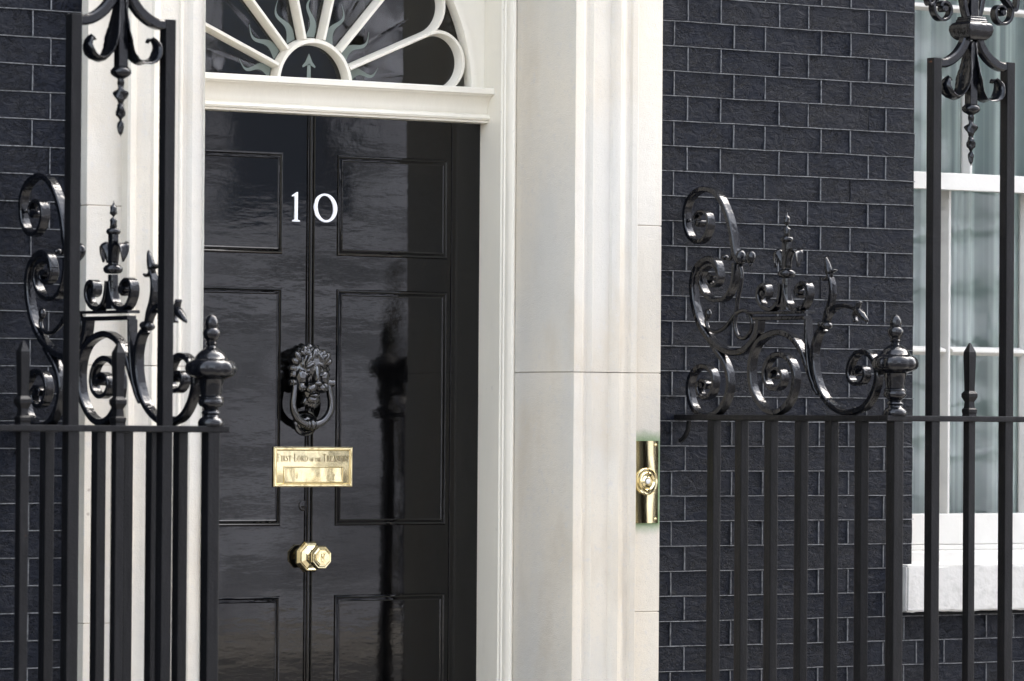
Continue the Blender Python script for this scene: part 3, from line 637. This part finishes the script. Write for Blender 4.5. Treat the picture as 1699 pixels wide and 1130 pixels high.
# ------------------------------------------------------------------ sash window
UY, LYW = .110, .165
wn = thing('sash_window', 'white painted sash window with pale green curtains right of the black brick wall', 'window', (2.6, .15, 1.2))
MB().box(WX-.06, WX+.012, .10, .30, 1.18, 3.7).build('window_jamb', 'white', wn)
MB().box(3.13, 3.2, .10, .30, 1.18, 3.7).build('window_jamb', 'white', wn)
def zat(y, d): return at(1600, y, 1, d).z
ub = MB(); us = UY; xg = at(1612, 200, 1, UY).x
usash = MB().box(WX+.012, 3.13, us, us+.045, zat(316, us), zat(288, us), .002).build('meeting_rail', 'white', wn)
def vbar(name, x, y, z0, z1, par, w_=.026):
    MB().prism([(x-w_/2, y+.040), (x-w_/2, y+.028), (x-.005, y+.002), (x-.003, y), (x+.003, y), (x+.005, y+.002), (x+w_/2, y+.028), (x+w_/2, y+.040)], 2, z0, z1).build(name, 'white', par)
def hbar(name, x0, x1, y, z, par, w_=.026):
    MB().prism([(y+.040, z-w_/2), (y+.028, z-w_/2), (y+.002, z-.005), (y, z-.003), (y, z+.003), (y+.002, z+.005), (y+.028, z+w_/2), (y+.040, z+w_/2)], 0, x0, x1).build(name, 'white', par)
vz0 = zat(288, us)-.001
for q in (0, .34, .68): vbar('glazing_bar', xg+q, us, vz0, 3.65, wn, .024)
hz = zat(14, us); xl = [WX+.012, xg-.0125, xg+.0125, xg+.3275, xg+.3525, xg+.6675, xg+.6925, 3.13]
for a, b in zip(xl[::2], xl[1::2]): hbar('glazing_bar', a, b, us+.0005, hz, wn, .024)
xq = at(1576, 450, 1, LYW).x; zl0, zl1 = zat(852, LYW), zat(318, LYW)+.03
for q in (0, .34, .68): vbar('glazing_bar', xq+q, LYW, zl0-.001, zl1, wn, .028)
hz = zat(582.5, LYW); xl = [WX+.012, xq-.0145, xq+.0145, xq+.3255, xq+.3545, xq+.6655, xq+.6945, 3.13]
for a, b in zip(xl[::2], xl[1::2]): hbar('glazing_bar', a, b, LYW+.0005, hz, wn, .028)
MB().box(WX+.012, 3.13, LYW, LYW+.045, zat(903, LYW), zl0, .003).build('bottom_rail', 'white', wn)
MB().box(WX-.01, 3.15, LYW-.012, .29, zat(912, LYW-.01), zat(903, LYW)-.001, .002).box(WX-.01, 3.15, .075, .29, zat(937, .08)-.006, zat(912, LYW-.01)-.0005, .004).build('timber_sill', 'white', wn)
for (x0, x1, y, z0, z1) in [(a, b, us+.034, vz0, 3.65) for a, b in ((WX+.01, xg), (xg, xg+.34), (xg+.34, xg+.68), (xg+.68, 3.13))]+[(a, b, LYW+.034, z0_, z1_) for a, b in ((WX+.01, xq), (xq, xq+.34), (xq+.34, xq+.68), (xq+.68, 3.13)) for z0_, z1_ in ((zl0, hz), (hz, zl1))]:
    e = rnd.uniform(-.0012, .0012); f = rnd.uniform(-.0012, .0012)
    mesh('pane', [(x0, y+e, z0), (x1, y-e, z0+0), (x1, y-e+f, z1), (x0, y+e+f, z1)], [(0, 1, 2, 3)], 'glass', wn)
# curtains in folds
def curtain(name, x0, x1, y, z0, z1, amp, prof, mt, lab):
    n = int((x1-x0)/.004); vs = []; nzs = 14
    for j in range(nzs+1):
        z = z0+(z1-z0)*j/nzs
        for i in range(n+1):
            x = x0+(x1-x0)*i/n; s_ = 1+.10*math.sin(z*1.3+x*2)
            vs.append((x+.003*math.sin(z*1.1+x*9), y-amp*prof(x+.004*math.sin(z*1.1))*s_, z))
    W = n+1; fs = [(j*W+i, j*W+i+1, (j+1)*W+i+1, (j+1)*W+i) for j in range(nzs) for i in range(n)]
    o = mesh(name, vs, fs, mt, None, True); tag(o, lab, 'curtain'); return o
def foldp(x): return math.sin(x*38)+.55*math.sin(x*71+1.3)+.35*math.sin(x*23+.4)
curtain('net_curtain', WX-.05, 3.2, .36, 1.15, 3.7, .022, foldp, 'curtain', 'pale green net curtain hanging in folds behind the sash window glass')
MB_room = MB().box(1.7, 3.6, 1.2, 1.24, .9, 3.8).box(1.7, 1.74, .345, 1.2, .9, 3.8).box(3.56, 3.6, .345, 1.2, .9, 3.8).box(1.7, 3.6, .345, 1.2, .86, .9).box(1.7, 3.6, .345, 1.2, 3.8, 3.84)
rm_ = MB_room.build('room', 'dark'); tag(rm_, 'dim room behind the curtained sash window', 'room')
sl = thing('window_sill', 'rough white painted stone sill projecting under the sash window', 'sill', (2.6, 0, 1.1))
s0 = at(1505, 980, 1, -.045)
zst, zsb = at(1560, 938, 1, -.045).z, at(1560, 1015, 1, -.045).z
bm = bmesh.new(); bmesh.ops.create_cube(bm, size=1)
for v in bm.verts: v.co = Vector((s0.x+.0+(v.co.x+.5)*(3.3-s0.x), -.045+(v.co.y+.5)*.19, zsb+(v.co.z+.5)*(zst-zsb)+(.012*(v.co.y+.5) if v.co.z > 0 else 0)))
bmesh.ops.bevel(bm, geom=list(bm.edges), offset=.006, segments=2, affect='EDGES'); bmesh.ops.subdivide_edges(bm, edges=[e for e in bm.edges if e.calc_length() > .5], cuts=60)
for v in bm.verts: v.co += Vector((0, rnd.uniform(-.0008, .0008), rnd.uniform(-.0014, .0014)))
bm.verts.index_update(); vs = [v.co.copy() for v in bm.verts]; fs = [tuple(v.index for v in f.verts) for f in bm.faces]; bm.free()
mesh('sill_stone', vs, fs, 'sill', sl, True, angle=30)

# ------------------------------------------------------------------ railings
YF = -.95; XR = 1.103; KS = {1: .064, -1: .048}
def at_slant(px, py, x0, k):
    d = fw+rt*((px-849.5)/F_PX)-up*((py-565)/F_PX); t = (x0-k*CAM.y-CAM.x)/(d.x+k*d.y); return CAM+d*t
RZ0, RZ1 = 1.635, 1.652
BW = .028          # width of the scroll bars across the panel
def tr(o, pts, sc=5.65): return [Vector((XR-BW/2, q.y, q.z)) for q in [at_slant(o[0]+x/sc, o[1]+y/sc, XR-BW/2, KS[1]) for x, y in pts]]
z1, z2, z3, z4, z5, z6 = (1110, 300), (1110, 500), (1230, 330), (1230, 500), (1340, 420), (1360, 530)
SA = tr(z1, [(268, 425), (238, 408), (222, 365), (243, 308), (288, 284), (335, 308), (358, 375), (350, 460), (310, 540), (248, 572), (188, 540), (147, 460), (134, 360), (140, 250), (180, 155), (250, 92), (325, 76), (400, 102), (465, 178), (512, 280), (548, 390), (570, 500), (586, 610), (604, 700), (640, 755)])
SB = tr(z1, [(385, 915), (352, 925), (342, 885), (370, 850), (412, 860), (440, 905), (420, 965), (375, 975), (310, 940), (275, 880), (300, 800), (350, 765)])
SB = tr(z1, [(395, 925), (362, 935), (345, 900), (368, 862), (410, 858), (436, 890), (428, 935), (390, 968), (345, 960), (306, 905), (316, 830), (350, 775)])
SBq = tr(z1, [(372, 935), (345, 905), (360, 862), (400, 855), (432, 890), (430, 940), (395, 975)])
# main S, upper hook then down into the table bar
SC = tr(z1, [(375, 935), (348, 910), (352, 870), (385, 850), (420, 872), (432, 915), (415, 960), (440, 890), (430, 810)][:0] or [(380, 925), (352, 905), (356, 868), (392, 852), (428, 880), (430, 930), (392, 972), (452, 935)][:0] or [(385, 905), (362, 925), (345, 895), (362, 858), (405, 850), (440, 885), (432, 940), (392, 972)][:0] or [(446, 860), (425, 780), (375, 735), (325, 738), (262, 782), (215, 870), (198, 980), (208, 1120)])
SC += tr(z2, [(222, 55), (246, 150), (296, 262), (368, 362), (450, 435), (540, 475), (620, 478), (700, 442), (766, 372), (806, 292), (820, 200), (824, 165)])
SC2 = tr(z1, [(595, 770), (592, 860), (582, 945), (555, 1030), (505, 1098), (430, 1122), (350, 1095), (295, 1020), (275, 935), (290, 850), (330, 800), (385, 790), (430, 820), (455, 880), (440, 950), (395, 985), (350, 960), (338, 910), (362, 880), (388, 900)])
SD = tr(z2, [(385, 405), (432, 475), (492, 560), (530, 655), (545, 755), (532, 860), (498, 955), (438, 1035), (350, 1078), (268, 1060), (203, 985), (172, 880), (168, 780), (192, 692), (242, 628), (308, 608), (370, 642), (402, 712), (400, 800), (372, 872), (315, 905), (268, 868), (252, 800), (272, 752), (310, 740), (338, 772), (328, 812)])
SE = tr(z1, [(632, 790), (648, 880), (632, 1010), (610, 1110)])+tr(z2, [(603, 60), (588, 150), (583, 235), (606, 310), (652, 348), (704, 325), (740, 262), (746, 185), (722, 115), (672, 84), (618, 98), (570, 145), (522, 212), (462, 265), (400, 284), (348, 265), (320, 215), (318, 165), (338, 128)])
ST = tr(z4, [(100, 162), (330, 158), (585, 152)]); STp = tr(z4, [(60, 108), (330, 105), (606, 100)])
SH2 = tr(z4, [(592, 165), (594, 330), (604, 500), (620, 640), (655, 780), (700, 870)])
SG = tr(z4, [(668, 800), (628, 700), (592, 600), (560, 500), (510, 408), (440, 332), (350, 292), (260, 302), (170, 352), (106, 440), (72, 560), (66, 700), (86, 830), (140, 938), (210, 1016), (290, 1042), (370, 1008), (430, 930), (470, 820), (482, 700), (458, 598), (402, 522), (325, 497), (252, 530), (208, 610), (198, 700), (222, 780), (280, 822), (342, 798), (374, 730), (356, 660), (302, 628), (262, 655), (252, 710)])
SH = tr(z4, [(735, 255), (700, 300), (672, 380), (657, 480), (660, 600), (680, 720), (722, 845), (790, 945), (878, 1015), (960, 1042)])+tr(z6, [(300, 862), (395, 820), (468, 722), (512, 600), (520, 500), (494, 402), (448, 332), (385, 302), (322, 322), (270, 400), (250, 500), (275, 580), (335, 605), (392, 570), (412, 500), (385, 450), (340, 450), (312, 495)])
SJ1 = tr(z4, [(752, 215)])+tr(z3, [(775, 1070), (806, 985), (824, 880), (818, 790), (790, 705)])
SJ2 = tr(z4, [(755, 210)])+tr(z3, [(800, 1070), (860, 1015), (940, 1000), (1010, 1020), (1060, 1050)])
LS = tr(z3, [(352, 800), (346, 880), (322, 975), (262, 1035), (192, 1015), (148, 950), (140, 880), (160, 820), (200, 806), (226, 845), (222, 905), (188, 925)])
RS = tr(z3, [(385, 800), (394, 890), (422, 985), (485, 1035), (560, 1012), (600, 940), (612, 860), (590, 800), (545, 790), (505, 830), (495, 885), (525, 915)])
BOSS = tr(z1, [(262, 392), (368, 905)])+tr(z2, [(296, 790)])+tr(z4, [(276, 700)])+tr(z6, [(318, 500)])
BOSS2 = tr(z3, [(184, 888), (510, 865)])
PBAR_Y = [at_slant(x, 702, XR, KS[1]).y for x in (1185, 1231, 1280, 1330, 1380, 1430)]
def seg_path(pts, dx, dz, step=.012):
    return [p+Vector((dx+BW/2, 0, dz)) for p in spline(pts, step)]
def twist(mb, p0, p1, ws, turns, th=.006):
    # hammered ribbon twisted about its axis, width follows ws
    n = 40; p0, p1 = Vector(p0), Vector(p1); vs = []; fs = []
    for i in range(n+1):
        t = i/n; f = t*(len(ws)-1); k = min(int(f), len(ws)-2); u = f-k; u = u*u*(3-2*u); wd = ws[k]*(1-u)+ws[k+1]*u
        a = turns*2*math.pi*t; c, s_ = math.cos(a), math.sin(a); p = p0.lerp(p1, t)
        tk = th/2*min(1, wd/.008)
        for (x, y) in ((wd/2, 0), (wd/4, tk), (0, tk*1.3), (-wd/4, tk), (-wd/2, 0), (-wd/4, -tk), (0, -tk*1.3), (wd/4, -tk)): vs.append(p+Vector((x*c-y*s_, x*s_+y*c, 0)))
    for i in range(n):
        for k in range(8): fs.append((i*8+k, i*8+(k+1) % 8, (i+1)*8+(k+1) % 8, (i+1)*8+k))
    fs += [tuple(range(8))[::-1], tuple(range(n*8, n*8+8))]; return mb.add(vs, fs)
def flower(mb, c, d, upv, s=1.0):
    # iron lily head: long forward point, a back ear and a drooping petal
    d = Vector(d).normalized(); upv = Vector(upv).normalized(); n = 8
    mb.tube([c-d*.016*s, c+d*.004*s, c+d*.026*s, c+d*.046*s, c+d*.054*s], .01, 8, [.009*s, .0125*s, .0105*s, .006*s, .002*s])
    mb.tube(spline([c, c+upv*.016*s-d*.004*s, c+upv*.030*s-d*.012*s], .006), .01, 8, None) if False else None
    mb.sweep(spline([c-d*.002*s, c+upv*.014*s-d*.004*s, c+upv*.028*s-d*.002*s], .005), .020*s, .006, ax=(1, 0, 0))
    mb.sweep(spline([c-d*.002*s, c-upv*.012*s-d*.012*s, c-upv*.026*s-d*.012*s, c-upv*.034*s-d*.002*s], .005), .018*s, .006, ax=(1, 0, 0))
def ribbon(mb, pts, ws, ax, th=.005, cup=0):
    # leaf-like strip, width along ax, cupped across
    ax = Vector(ax); n = len(pts); vs = []; fs = []; m = 7
    for i, p in enumerate(pts):
        d = (pts[min(i+1, n-1)]-pts[max(i-1, 0)]).normalized(); nn = d.cross(ax).normalized(); wd = ws[i]
        for side in (1, -1):
            for k in range(m):
                u = (k/(m-1)*2-1)*side; vs.append(p+ax*(u*wd/2)+nn*(side*th/2*(1-.7*abs(u))+cup*wd*(u*u-.3)))
    L = 2*m
    for i in range(n-1):
        for k in range(L): fs.append((i*L+k, i*L+(k+1) % L, (i+1)*L+(k+1) % L, (i+1)*L+k))
    fs += [tuple(range(L))[::-1], tuple(range((n-1)*L, n*L))]; return mb.add(vs, fs)
def lerpw(ws, n):
    out = []
    for i in range(n):
        f = i/(n-1)*(len(ws)-1); k = min(int(f), len(ws)-2); u = f-k; out.append(ws[k]*(1-u)+ws[k+1]*u)
    return out

def railing(side, X, dz, label):
    dx = X-XR; sg = side; XW = X; X0_ = X
    root = thing('railing', label, 'railing', (X-KS[sg]*YF, YF, 0), 'black iron railings flanking the door')
    z0, z1_ = RZ0+dz, RZ1+dz
    xe = X+sg*.72 if sg > 0 else X-.95
    # handrails: return to the wall, and front run
    MB().box(X-.021, X+.021, YF+.022, .004, z0, z1_, .003).build('handrail', 'bar', root)
    a, b = sorted((X-sg*.046, xe)); MB().box(a, b, YF-.021, YF+.0205, z0+.0005, z1_+.0005, .003).build('handrail', 'bar', root)
    MB().sweep(spline([Vector((X, -.045, z0-.002)), Vector((X, -.040, z0-.030)), Vector((X, -.020, z0-.055)), Vector((X, -.004, z0-.062))], .008), .012, .012).build('rail_bracket', 'bar', root)
    for y in PBAR_Y: MB().box(X-.0145, X+.0145, y-.0145, y+.0145, .0, z0+.001, .0025).build('baluster', 'bar', root)
    # corner post and urn finial
    po = MB().box(X-.018, X+.018, YF-.018, YF+.018, 0, z0+.001, .003).build('corner_post', 'bar', root)
    u = .000325
    pr = [(880, 98, 0), (868, 103, 0), (845, 102, 0), (820, 88, 0), (806, 66, 0), (792, 60, 0), (775, 76, 0), (762, 70, 0), (745, 55, 0), (730, 68, 0), (718, 90, 0), (700, 100, 0), (680, 101, 0), (664, 92, 0), (655, 101, 0), (645, 96, 0), (636, 82, 0), (560, 92, 0), (505, 103, 0), (500, 112, 0), (490, 135, .02), (478, 166, .05), (462, 188, .06), (440, 199, .07), (410, 201, .07), (380, 192, .06), (360, 177, .05), (347, 157, .03), (338, 140, 0), (332, 136, 0), (326, 130, 0), (308, 119, 0), (288, 101, 0), (270, 80, 0), (254, 56, 0), (240, 36, 0), (232, 34, 0), (222, 46, 0), (212, 48, 0), (203, 40, 0), (190, 42, 0), (172, 58, 0), (150, 68, 0), (125, 70, 0), (105, 62, 0), (92, 48, 0), (82, 50, 0), (60, 54, 0), (30, 50, 0), (0, 36, 0), (-14, 20, 0), (-22, 4, 0)]
    MB().lathe((X, YF, z1_), [((880-h)*u, r_*u, lf) for h, r_, lf in pr], seg=64, lobes=10).build('urn_finial', 'iron', po, True, angle=50)
    # scroll panel on the return
    pn = MB().sweep(seg_path(STp, dx, dz), BW*1.35, .0085).build('scroll_table', 'iron', root)
    def sc(name, pts, w_=.028, t_=.019, ts=None, par=root):
        pth = seg_path(pts, dx, dz, .008); n = len(pth)
        return MB().sweep(pth, w_, t_, ts=lerpw(ts, n) if ts else None, ch=.16).build(name, 'iron', par, True, angle=38)
    a = sc('scroll', SA, ts=[.006, .010, .013, .015, .016, .017, .018, .019]); 
    end = seg_path(SA[-2:], dx, dz)
    tip = MB().ball(end[-1]+Vector((0, 0, .012)), .019, .014, .024)
    tip.ball(end[-1]+Vector((-.004, -.047, .012)), .014, .019, .022); tip.tube([end[-1]+Vector((0, 0, .004)), end[-1]+Vector((-.002, -.030, .006))], .007, 8)
    tip.tube([end[-1]+Vector((-.004, -.047, -.006)), end[-1]+Vector((-.004, -.045, -.016))], .005, 6, [.008, .001])
    tip.ball(end[-1]+Vector((0, .072, .014)), .012, .011, .009); tip.sweep(spline([end[-1]+Vector((0, .066, .012)), end[-1]+Vector((0, .045, .006)), end[-1]+Vector((0, .034, .024)), end[-1]+Vector((0, .030, .05))], .006), .016, .006)
    tip.build('scroll_bud', 'iron', a, True)
    b_ = sc('scroll', SC); sc('scroll', SC2, ts=[.013, .012, .012, .012, .010, .007]); sc('scroll', SD, ts=[.014, .018, .018, .018, .016, .012, .009])
    sc('scroll', SG, ts=[.011, .017, .018, .018, .018, .016, .013, .010]); sc('scroll', SH, ts=[.017, .018, .018, .018, .016, .013, .009]); sc('scroll', SH2, t_=.010); sc('table_bar', ST, t_=.012)
    e_ = MB().tube(seg_path(SE, dx, dz), .0065, 8).ball(seg_path(SE[-2:], dx, dz)[-1]+Vector((0, .003, .004)), .010, .013, .016).build('twig', 'iron', root, True)
    for p in BOSS: q = p+Vector((dx+BW/2, 0, dz)); MB().lathe(q, [(-BW/2-.003, .004), (-BW/2-.002, .0085), (BW/2, .010)], seg=14, axis='x').build('scroll_boss', 'iron', root, True, angle=50)
    for p in BOSS2: q = p+Vector((dx+BW/2, 0, dz)); MB().lathe(q, [(-BW/2, .003), (-BW/2+.002, .009), (BW/2-.004, .010)], seg=14, axis='x').build('scroll_boss', 'iron', root, True, angle=50)
    for p in tr(z1, [(155, 370)])+tr(z6, [(290, 835)])+tr(z2, [(355, 1050)]): MB().ball(p+Vector((dx+BW/2, .0, dz)), .006, .006, .006).build('rivet', 'iron', root, True)
    # centre finial of the panel
    base = tr(z3, [(372, 1040), (388, 745), (390, 695), (393, 640), (396, 410), (398, 375), (399, 330), (396, 115)])
    bq = [p+Vector((dx+BW/2, 0, dz)) for p in base]; y0 = bq[2].y
    V = lambda p, yy=None: Vector((X, y0 if yy is None else yy, p.z))
    fi = MB().sweep([V(bq[0]), V(bq[0]).lerp(V(bq[1]), .5), V(bq[1])], .02, .03, ax=(1, 0, 0), ws=[.026, .022, .021], ts=[.040, .026, .023])
    fi.sweep([V(bq[2]), V(bq[5])], .020, .027); fo = fi.build('finial_stem', 'iron', root)
    kn_ = MB().lathe(V(bq[2]), [(-.014, .014), (-.012, .021), (-.006, .0255), (.002, .026), (.008, .021), (.012, .015)], seg=20)
    kn_.build('finial_knob', 'iron', fo, True); kn_ = MB().lathe(V(bq[5]), [(-.010, .012), (-.008, .017), (-.002, .0195), (.004, .018), (.008, .012)], seg=20); kn_.build('finial_knob', 'iron', fo, True)
    twist(MB(), V(bq[6])-Vector((0, 0, .008)), V(bq[7]), [.024, .032, .028, .005, .026, .020, .004, .001], .9, .014).build('finial_flame', 'iron', fo, True)
    sc('finial_scroll', LS, ts=[.009, .013, .013, .012, .009], par=fo); sc('finial_scroll', RS, ts=[.009, .013, .013, .012, .009], par=fo)
    for s_ in (1, -1):
        z_ = bq[2].z
        pth = spline([Vector((X, y0+s_*.012, z_+.016)), Vector((X, y0+s_*.016, z_+.045)), Vector((X, y0+s_*.030, z_+.066)), Vector((X, y0+s_*.046, z_+.062)), Vector((X, y0+s_*.050, z_+.040)), Vector((X, y0+s_*.048, z_+.018))], .005)
        ribbon(MB(), pth, lerpw([.022, .026, .032, .034, .024, .004], len(pth)), (1, 0, 0), .009, .25).build('finial_leaf', 'iron', fo, True)
    # flower twigs
    cz = seg_path(SJ1[:2], dx, dz)[0]
    cl = MB().ball(cz+Vector((-.006, -.016, -.004)), .017, .014, .012).ball(cz+Vector((0, .012, 0)), .017, .014, .012).ball(cz, .016, .020, .010).build('collar', 'iron', root, True)
    j1 = seg_path(SJ1, dx, dz, .008); j2 = seg_path(SJ2, dx, dz, .008)
    fm_ = MB().sweep(j1, .024, .014, ws=lerpw([.018, .022, .024, .020], len(j1)), ts=lerpw([.020, .018, .014, .010], len(j1)))
    fm_.sweep(j2, .02, .012, ws=lerpw([.018, .020, .018, .014], len(j2)), ts=lerpw([.020, .016, .013, .010], len(j2)))
    fm_.build('flower_stem', 'iron', cl, True, angle=40)
    f1 = MB(); flower(f1, j1[-1]+Vector((0, 0, .004)), (0, .35, 1), (0, -1, .45), .95); f1.build('iron_flower', 'iron', cl, True)
    f2 = MB(); flower(f2, j2[-1]+Vector((0, 0, .0)), (0, -1, -.75), (0, -.25, 1), 1.0); f2.build('iron_flower', 'iron', cl, True)
    # front run: uprights of the lamp frame and spear bars, 142 mm apart
    pitch_ = .142*sg
    n = 5 if sg > 0 else 6
    lampi = (1, 3)
    la = thing_lamp = None
    hc = 1.046+dz+0
    ztop = 2.695+dz+(.013 if sg < 0 else 0)
    for i in range(1, n+1):
        x = X+pitch_*i*(.995 if sg > 0 else .99)
        if i in lampi: continue
        s_ = MB().box(x-.0125, x+.0125, YF-.0125, YF+.0125, 0, z0+.001, .002).build('spear_bar', 'bar', root)
        zz = z1_
        mb = MB(); t4 = dict(seg=4, phase=math.pi/4); q2 = math.sqrt(2)
        mb.lathe((x, YF, zz), [(-.001, .0150*q2), (.006, .0140*q2), (.012, .0155*q2), (.020, .0155*q2), (.024, .0115*q2), (.042, .0100*q2), (.056, .0165*q2), (.066, .0165*q2), (.074, .0105*q2), (.095, .0110*q2), (.178, .0130*q2), (.188, .0125*q2), (.214, .003)], **t4)
        mb.build('spear_head', 'bar', s_)
    xs = [X+pitch_*i*(.995 if sg > 0 else .99) for i in lampi]; xs.sort()
    xm = (xs[0]+xs[1])/2; xa, xb = xs
    lam = MB().lathe((xm, YF, ztop+.088), [(-.030, .042), (-.024, .052), (-.016, .060), (0, .066), (.012, .064), (.020, .056), (.024, .046), (.030, .046), (.032, .042), (.038, .042), (.040, .036)], seg=4, phase=math.pi/4)
    # soften: the collar is a square cushion
    lo_ = lam.build('lamp_frame_collar', 'iron', root)
    bv = lo_.modifiers.new('bevel', 'BEVEL'); bv.width = .006; bv.segments = 3; bv.limit_method = 'ANGLE'; bv.angle_limit = R_(35); lo_.data.shade_smooth(); lo_.data.set_sharp_from_angle(angle=R_(50))
    for x in xs:
        s_ = 1 if x < xm else -1
        MB().box(x-.0155, x+.0155, YF-.0155, YF+.0155, 0, ztop, .0022).build('lamp_frame_upright', 'bar', root)
        pth = spline([Vector((x+s_*.010, YF, ztop-.014)), Vector((x+s_*.030, YF, ztop-.014)), Vector((x+s_*.055, YF, ztop-.006)), Vector((x+s_*.085, YF, ztop+.014)), Vector((x+s_*.108, YF, ztop+.042)), Vector((x+s_*.120, YF, ztop+.072))], .008)
        MB().sweep(pth, .029, .027, ax=(0, 1, 0)).build('lamp_frame_arm', 'iron', root, True, angle=40)
        # flanking bars that bend up and away, and the side scrolls
        MB().sweep(spline([Vector((xm-s_*.020, YF, ztop+.118)), Vector((xm-s_*.030, YF, ztop+.15)), Vector((xm-s_*.045, YF, ztop+.20)), Vector((xm-s_*.10, YF, ztop+.27))], .01), .026, .016, ax=(0, 1, 0)).build('lamp_frame_branch', 'iron', root, True, angle=40)
        C = Vector((xm-s_*.112, YF, ztop+.145)); pl = []
        for k in range(34):
            t = k/33; ang = R_(100-560*t); rr = .016+.042*t**1.1; pl.append(C+Vector((s_*rr*math.cos(ang+math.pi*0)*1.0, 0, rr*math.sin(ang))))
        # spiral running outwards and then up the outer side
        pl = [C+Vector((-s_*(-1)*rr_*math.cos(a_), 0, rr_*math.sin(a_))) for rr_, a_ in [(.014+.030*(k/26)**.9, R_(150-410*k/26)) for k in range(27)]]
        last = pl[-1]
        pl += [C+Vector((-s_*.052, 0, .010)), C+Vector((-s_*.060, 0, .06)), C+Vector((-s_*.050, 0, .13)), C+Vector((-s_*.02, 0, .19))]
        pl = spline(pl[::1], .008)
        sc_o = MB().sweep(pl, .026, .009, ax=(0, 1, 0)).build('lamp_frame_scroll', 'iron', root, True, angle=40)
        MB().lathe(C, [(-.017, .008), (-.013, .010), (.012, .010)], seg=8, axis='y').build('scroll_boss', 'iron', sc_o)
        # acanthus leaf hanging from the collar
        lz = ztop+.055
        lp_ = spline([Vector((xm-s_*.006, YF, lz)), Vector((xm-s_*.012, YF, lz-.05)), Vector((xm-s_*.018, YF, lz-.10)), Vector((xm-s_*.032, YF, lz-.145)), Vector((xm-s_*.060, YF, lz-.168)), Vector((xm-s_*.092, YF, lz-.160)), Vector((xm-s_*.104, YF, lz-.130)), Vector((xm-s_*.090, YF, lz-.108)), Vector((xm-s_*.078, YF, lz-.118))], .006)
        lf_ = ribbon(MB(), lp_, lerpw([.030, .036, .044, .058, .070, .058, .046, .058, .058, .04, .014], len(lp_)), (0, 1, 0), .007, -.16)
        rz = random.Random(9)
        for v in lf_.v: v += Vector((rz.uniform(-.0009, .0009), rz.uniform(-.0007, .0007), rz.uniform(-.0009, .0009)))
        lfo = lf_.build('hanging_leaf', 'iron', root, True)
    MB().box(xm-.0135, xm+.0135, YF-.0135, YF+.0135, ztop-.130, ztop+.055, .002).box(xm-.015, xm+.015, YF-.015, YF+.015, ztop+.118, ztop+.42, .002).build('centre_bar', 'iron', root)
    dz_ = ztop-.143
    dp = MB().lathe((xm, YF, dz_), [(.016, .013), (.012, .020), (.005, .0265), (-.003, .0270), (-.010, .021), (-.015, .012), (-.017, .010)], seg=20).build('drop_knob', 'iron', root, True)
    twist(MB(), (xm, YF, dz_-.010), (xm, YF, ztop-.310), [.014, .018, .010, .042, .036, .005, .032, .026, .004, .016, .012, .001], 1.4, .014).build('drop_flame', 'iron', dp, True)
    # bottom rail
    MB().box(X-.018, X+.018, YF+.02, -.004, .10, .118).build('bottom_rail', 'bar', root)
    a, b = sorted((X, xe)); MB().box(a, b, YF-.018, YF+.018, .10, .1185).build('bottom_rail', 'bar', root)
    # the return run is not quite square to the wall: it leans by k per metre; the front run keeps its own offset
    k = KS[sg]; kids = list(root.children_recursive)
    for o in kids:
        for v in o.data.vertices:
            yw = v.co.y+YF; v.co.x += -k*min(0, max(yw, YF))
    return root
railing(1, 1.103, 0.0, 'black iron railing with scroll panel right of the door, before brick wall and window')
railing(-1, -1.205, -.043, 'black iron railing with scroll panel left of the door, crossing the pale stone')

# ------------------------------------------------------------------ building across the street (seen only as a reflection)
ob = thing('stone_building', 'pale rusticated stone building across the street, reflected in the gloss door', 'building', (14, -19, 0))
FYo = -19.0
wins = [(x, x+1.15) for x in (-8.9, -5.4, -1.9, 1.6, 5.1, 8.6, 11.75, 15.6, 19.1, 22.6, 26.1)]
MB().box(-14, 36, FYo-6, FYo-.12, -.14, 18).build('wall', 'mortar', ob)
cs = MB()
bands = [-14]+[q for w_ in wins for q in w_]+[36]
row = 0; z = 0.02
while z < 17.3:
    h = .46
    if 3.05 < z+h/2 < 5.6 or 8.3 < z+h/2 < 10.8: spans = list(zip(bands[::2], bands[1::2]))
    else: spans = [(-14, 36)]
    for (a, b) in spans:
        x = a; off = .6 if row % 2 else 0
        while x < b-.01:
            x2 = min(b, x+1.2-(off if x == a else 0)); cs.box(x+.016, x2-.016, FYo-.14, FYo+rnd.uniform(-.01, .01), z+.03, z+h-.03); x = x2
    z += h; row += 1
cs.build('stone_course', 'facade', ob, kind='stuff')
for (a, b) in wins:
    for (q0, q1) in ((3.0, 5.6), (8.3, 10.8)):
        f_ = MB().box(a, b, FYo-.115, FYo-.10, q0, q1).build('window', 'skyglass', ob)
MB().box(13.4, 15.26, FYo-.02, FYo+.03, 0, 2.9).build('dark_reflection_panel', 'dark', ob)  # dark slab added on the facade to give the brass bell plate a dark reflection
MB().box(-14, 36, FYo-.1, FYo+.35, 6.7, 7.0).box(-14, 36, FYo-.1, FYo+.7, 17.4, 18).build('cornice', 'facade', ob)
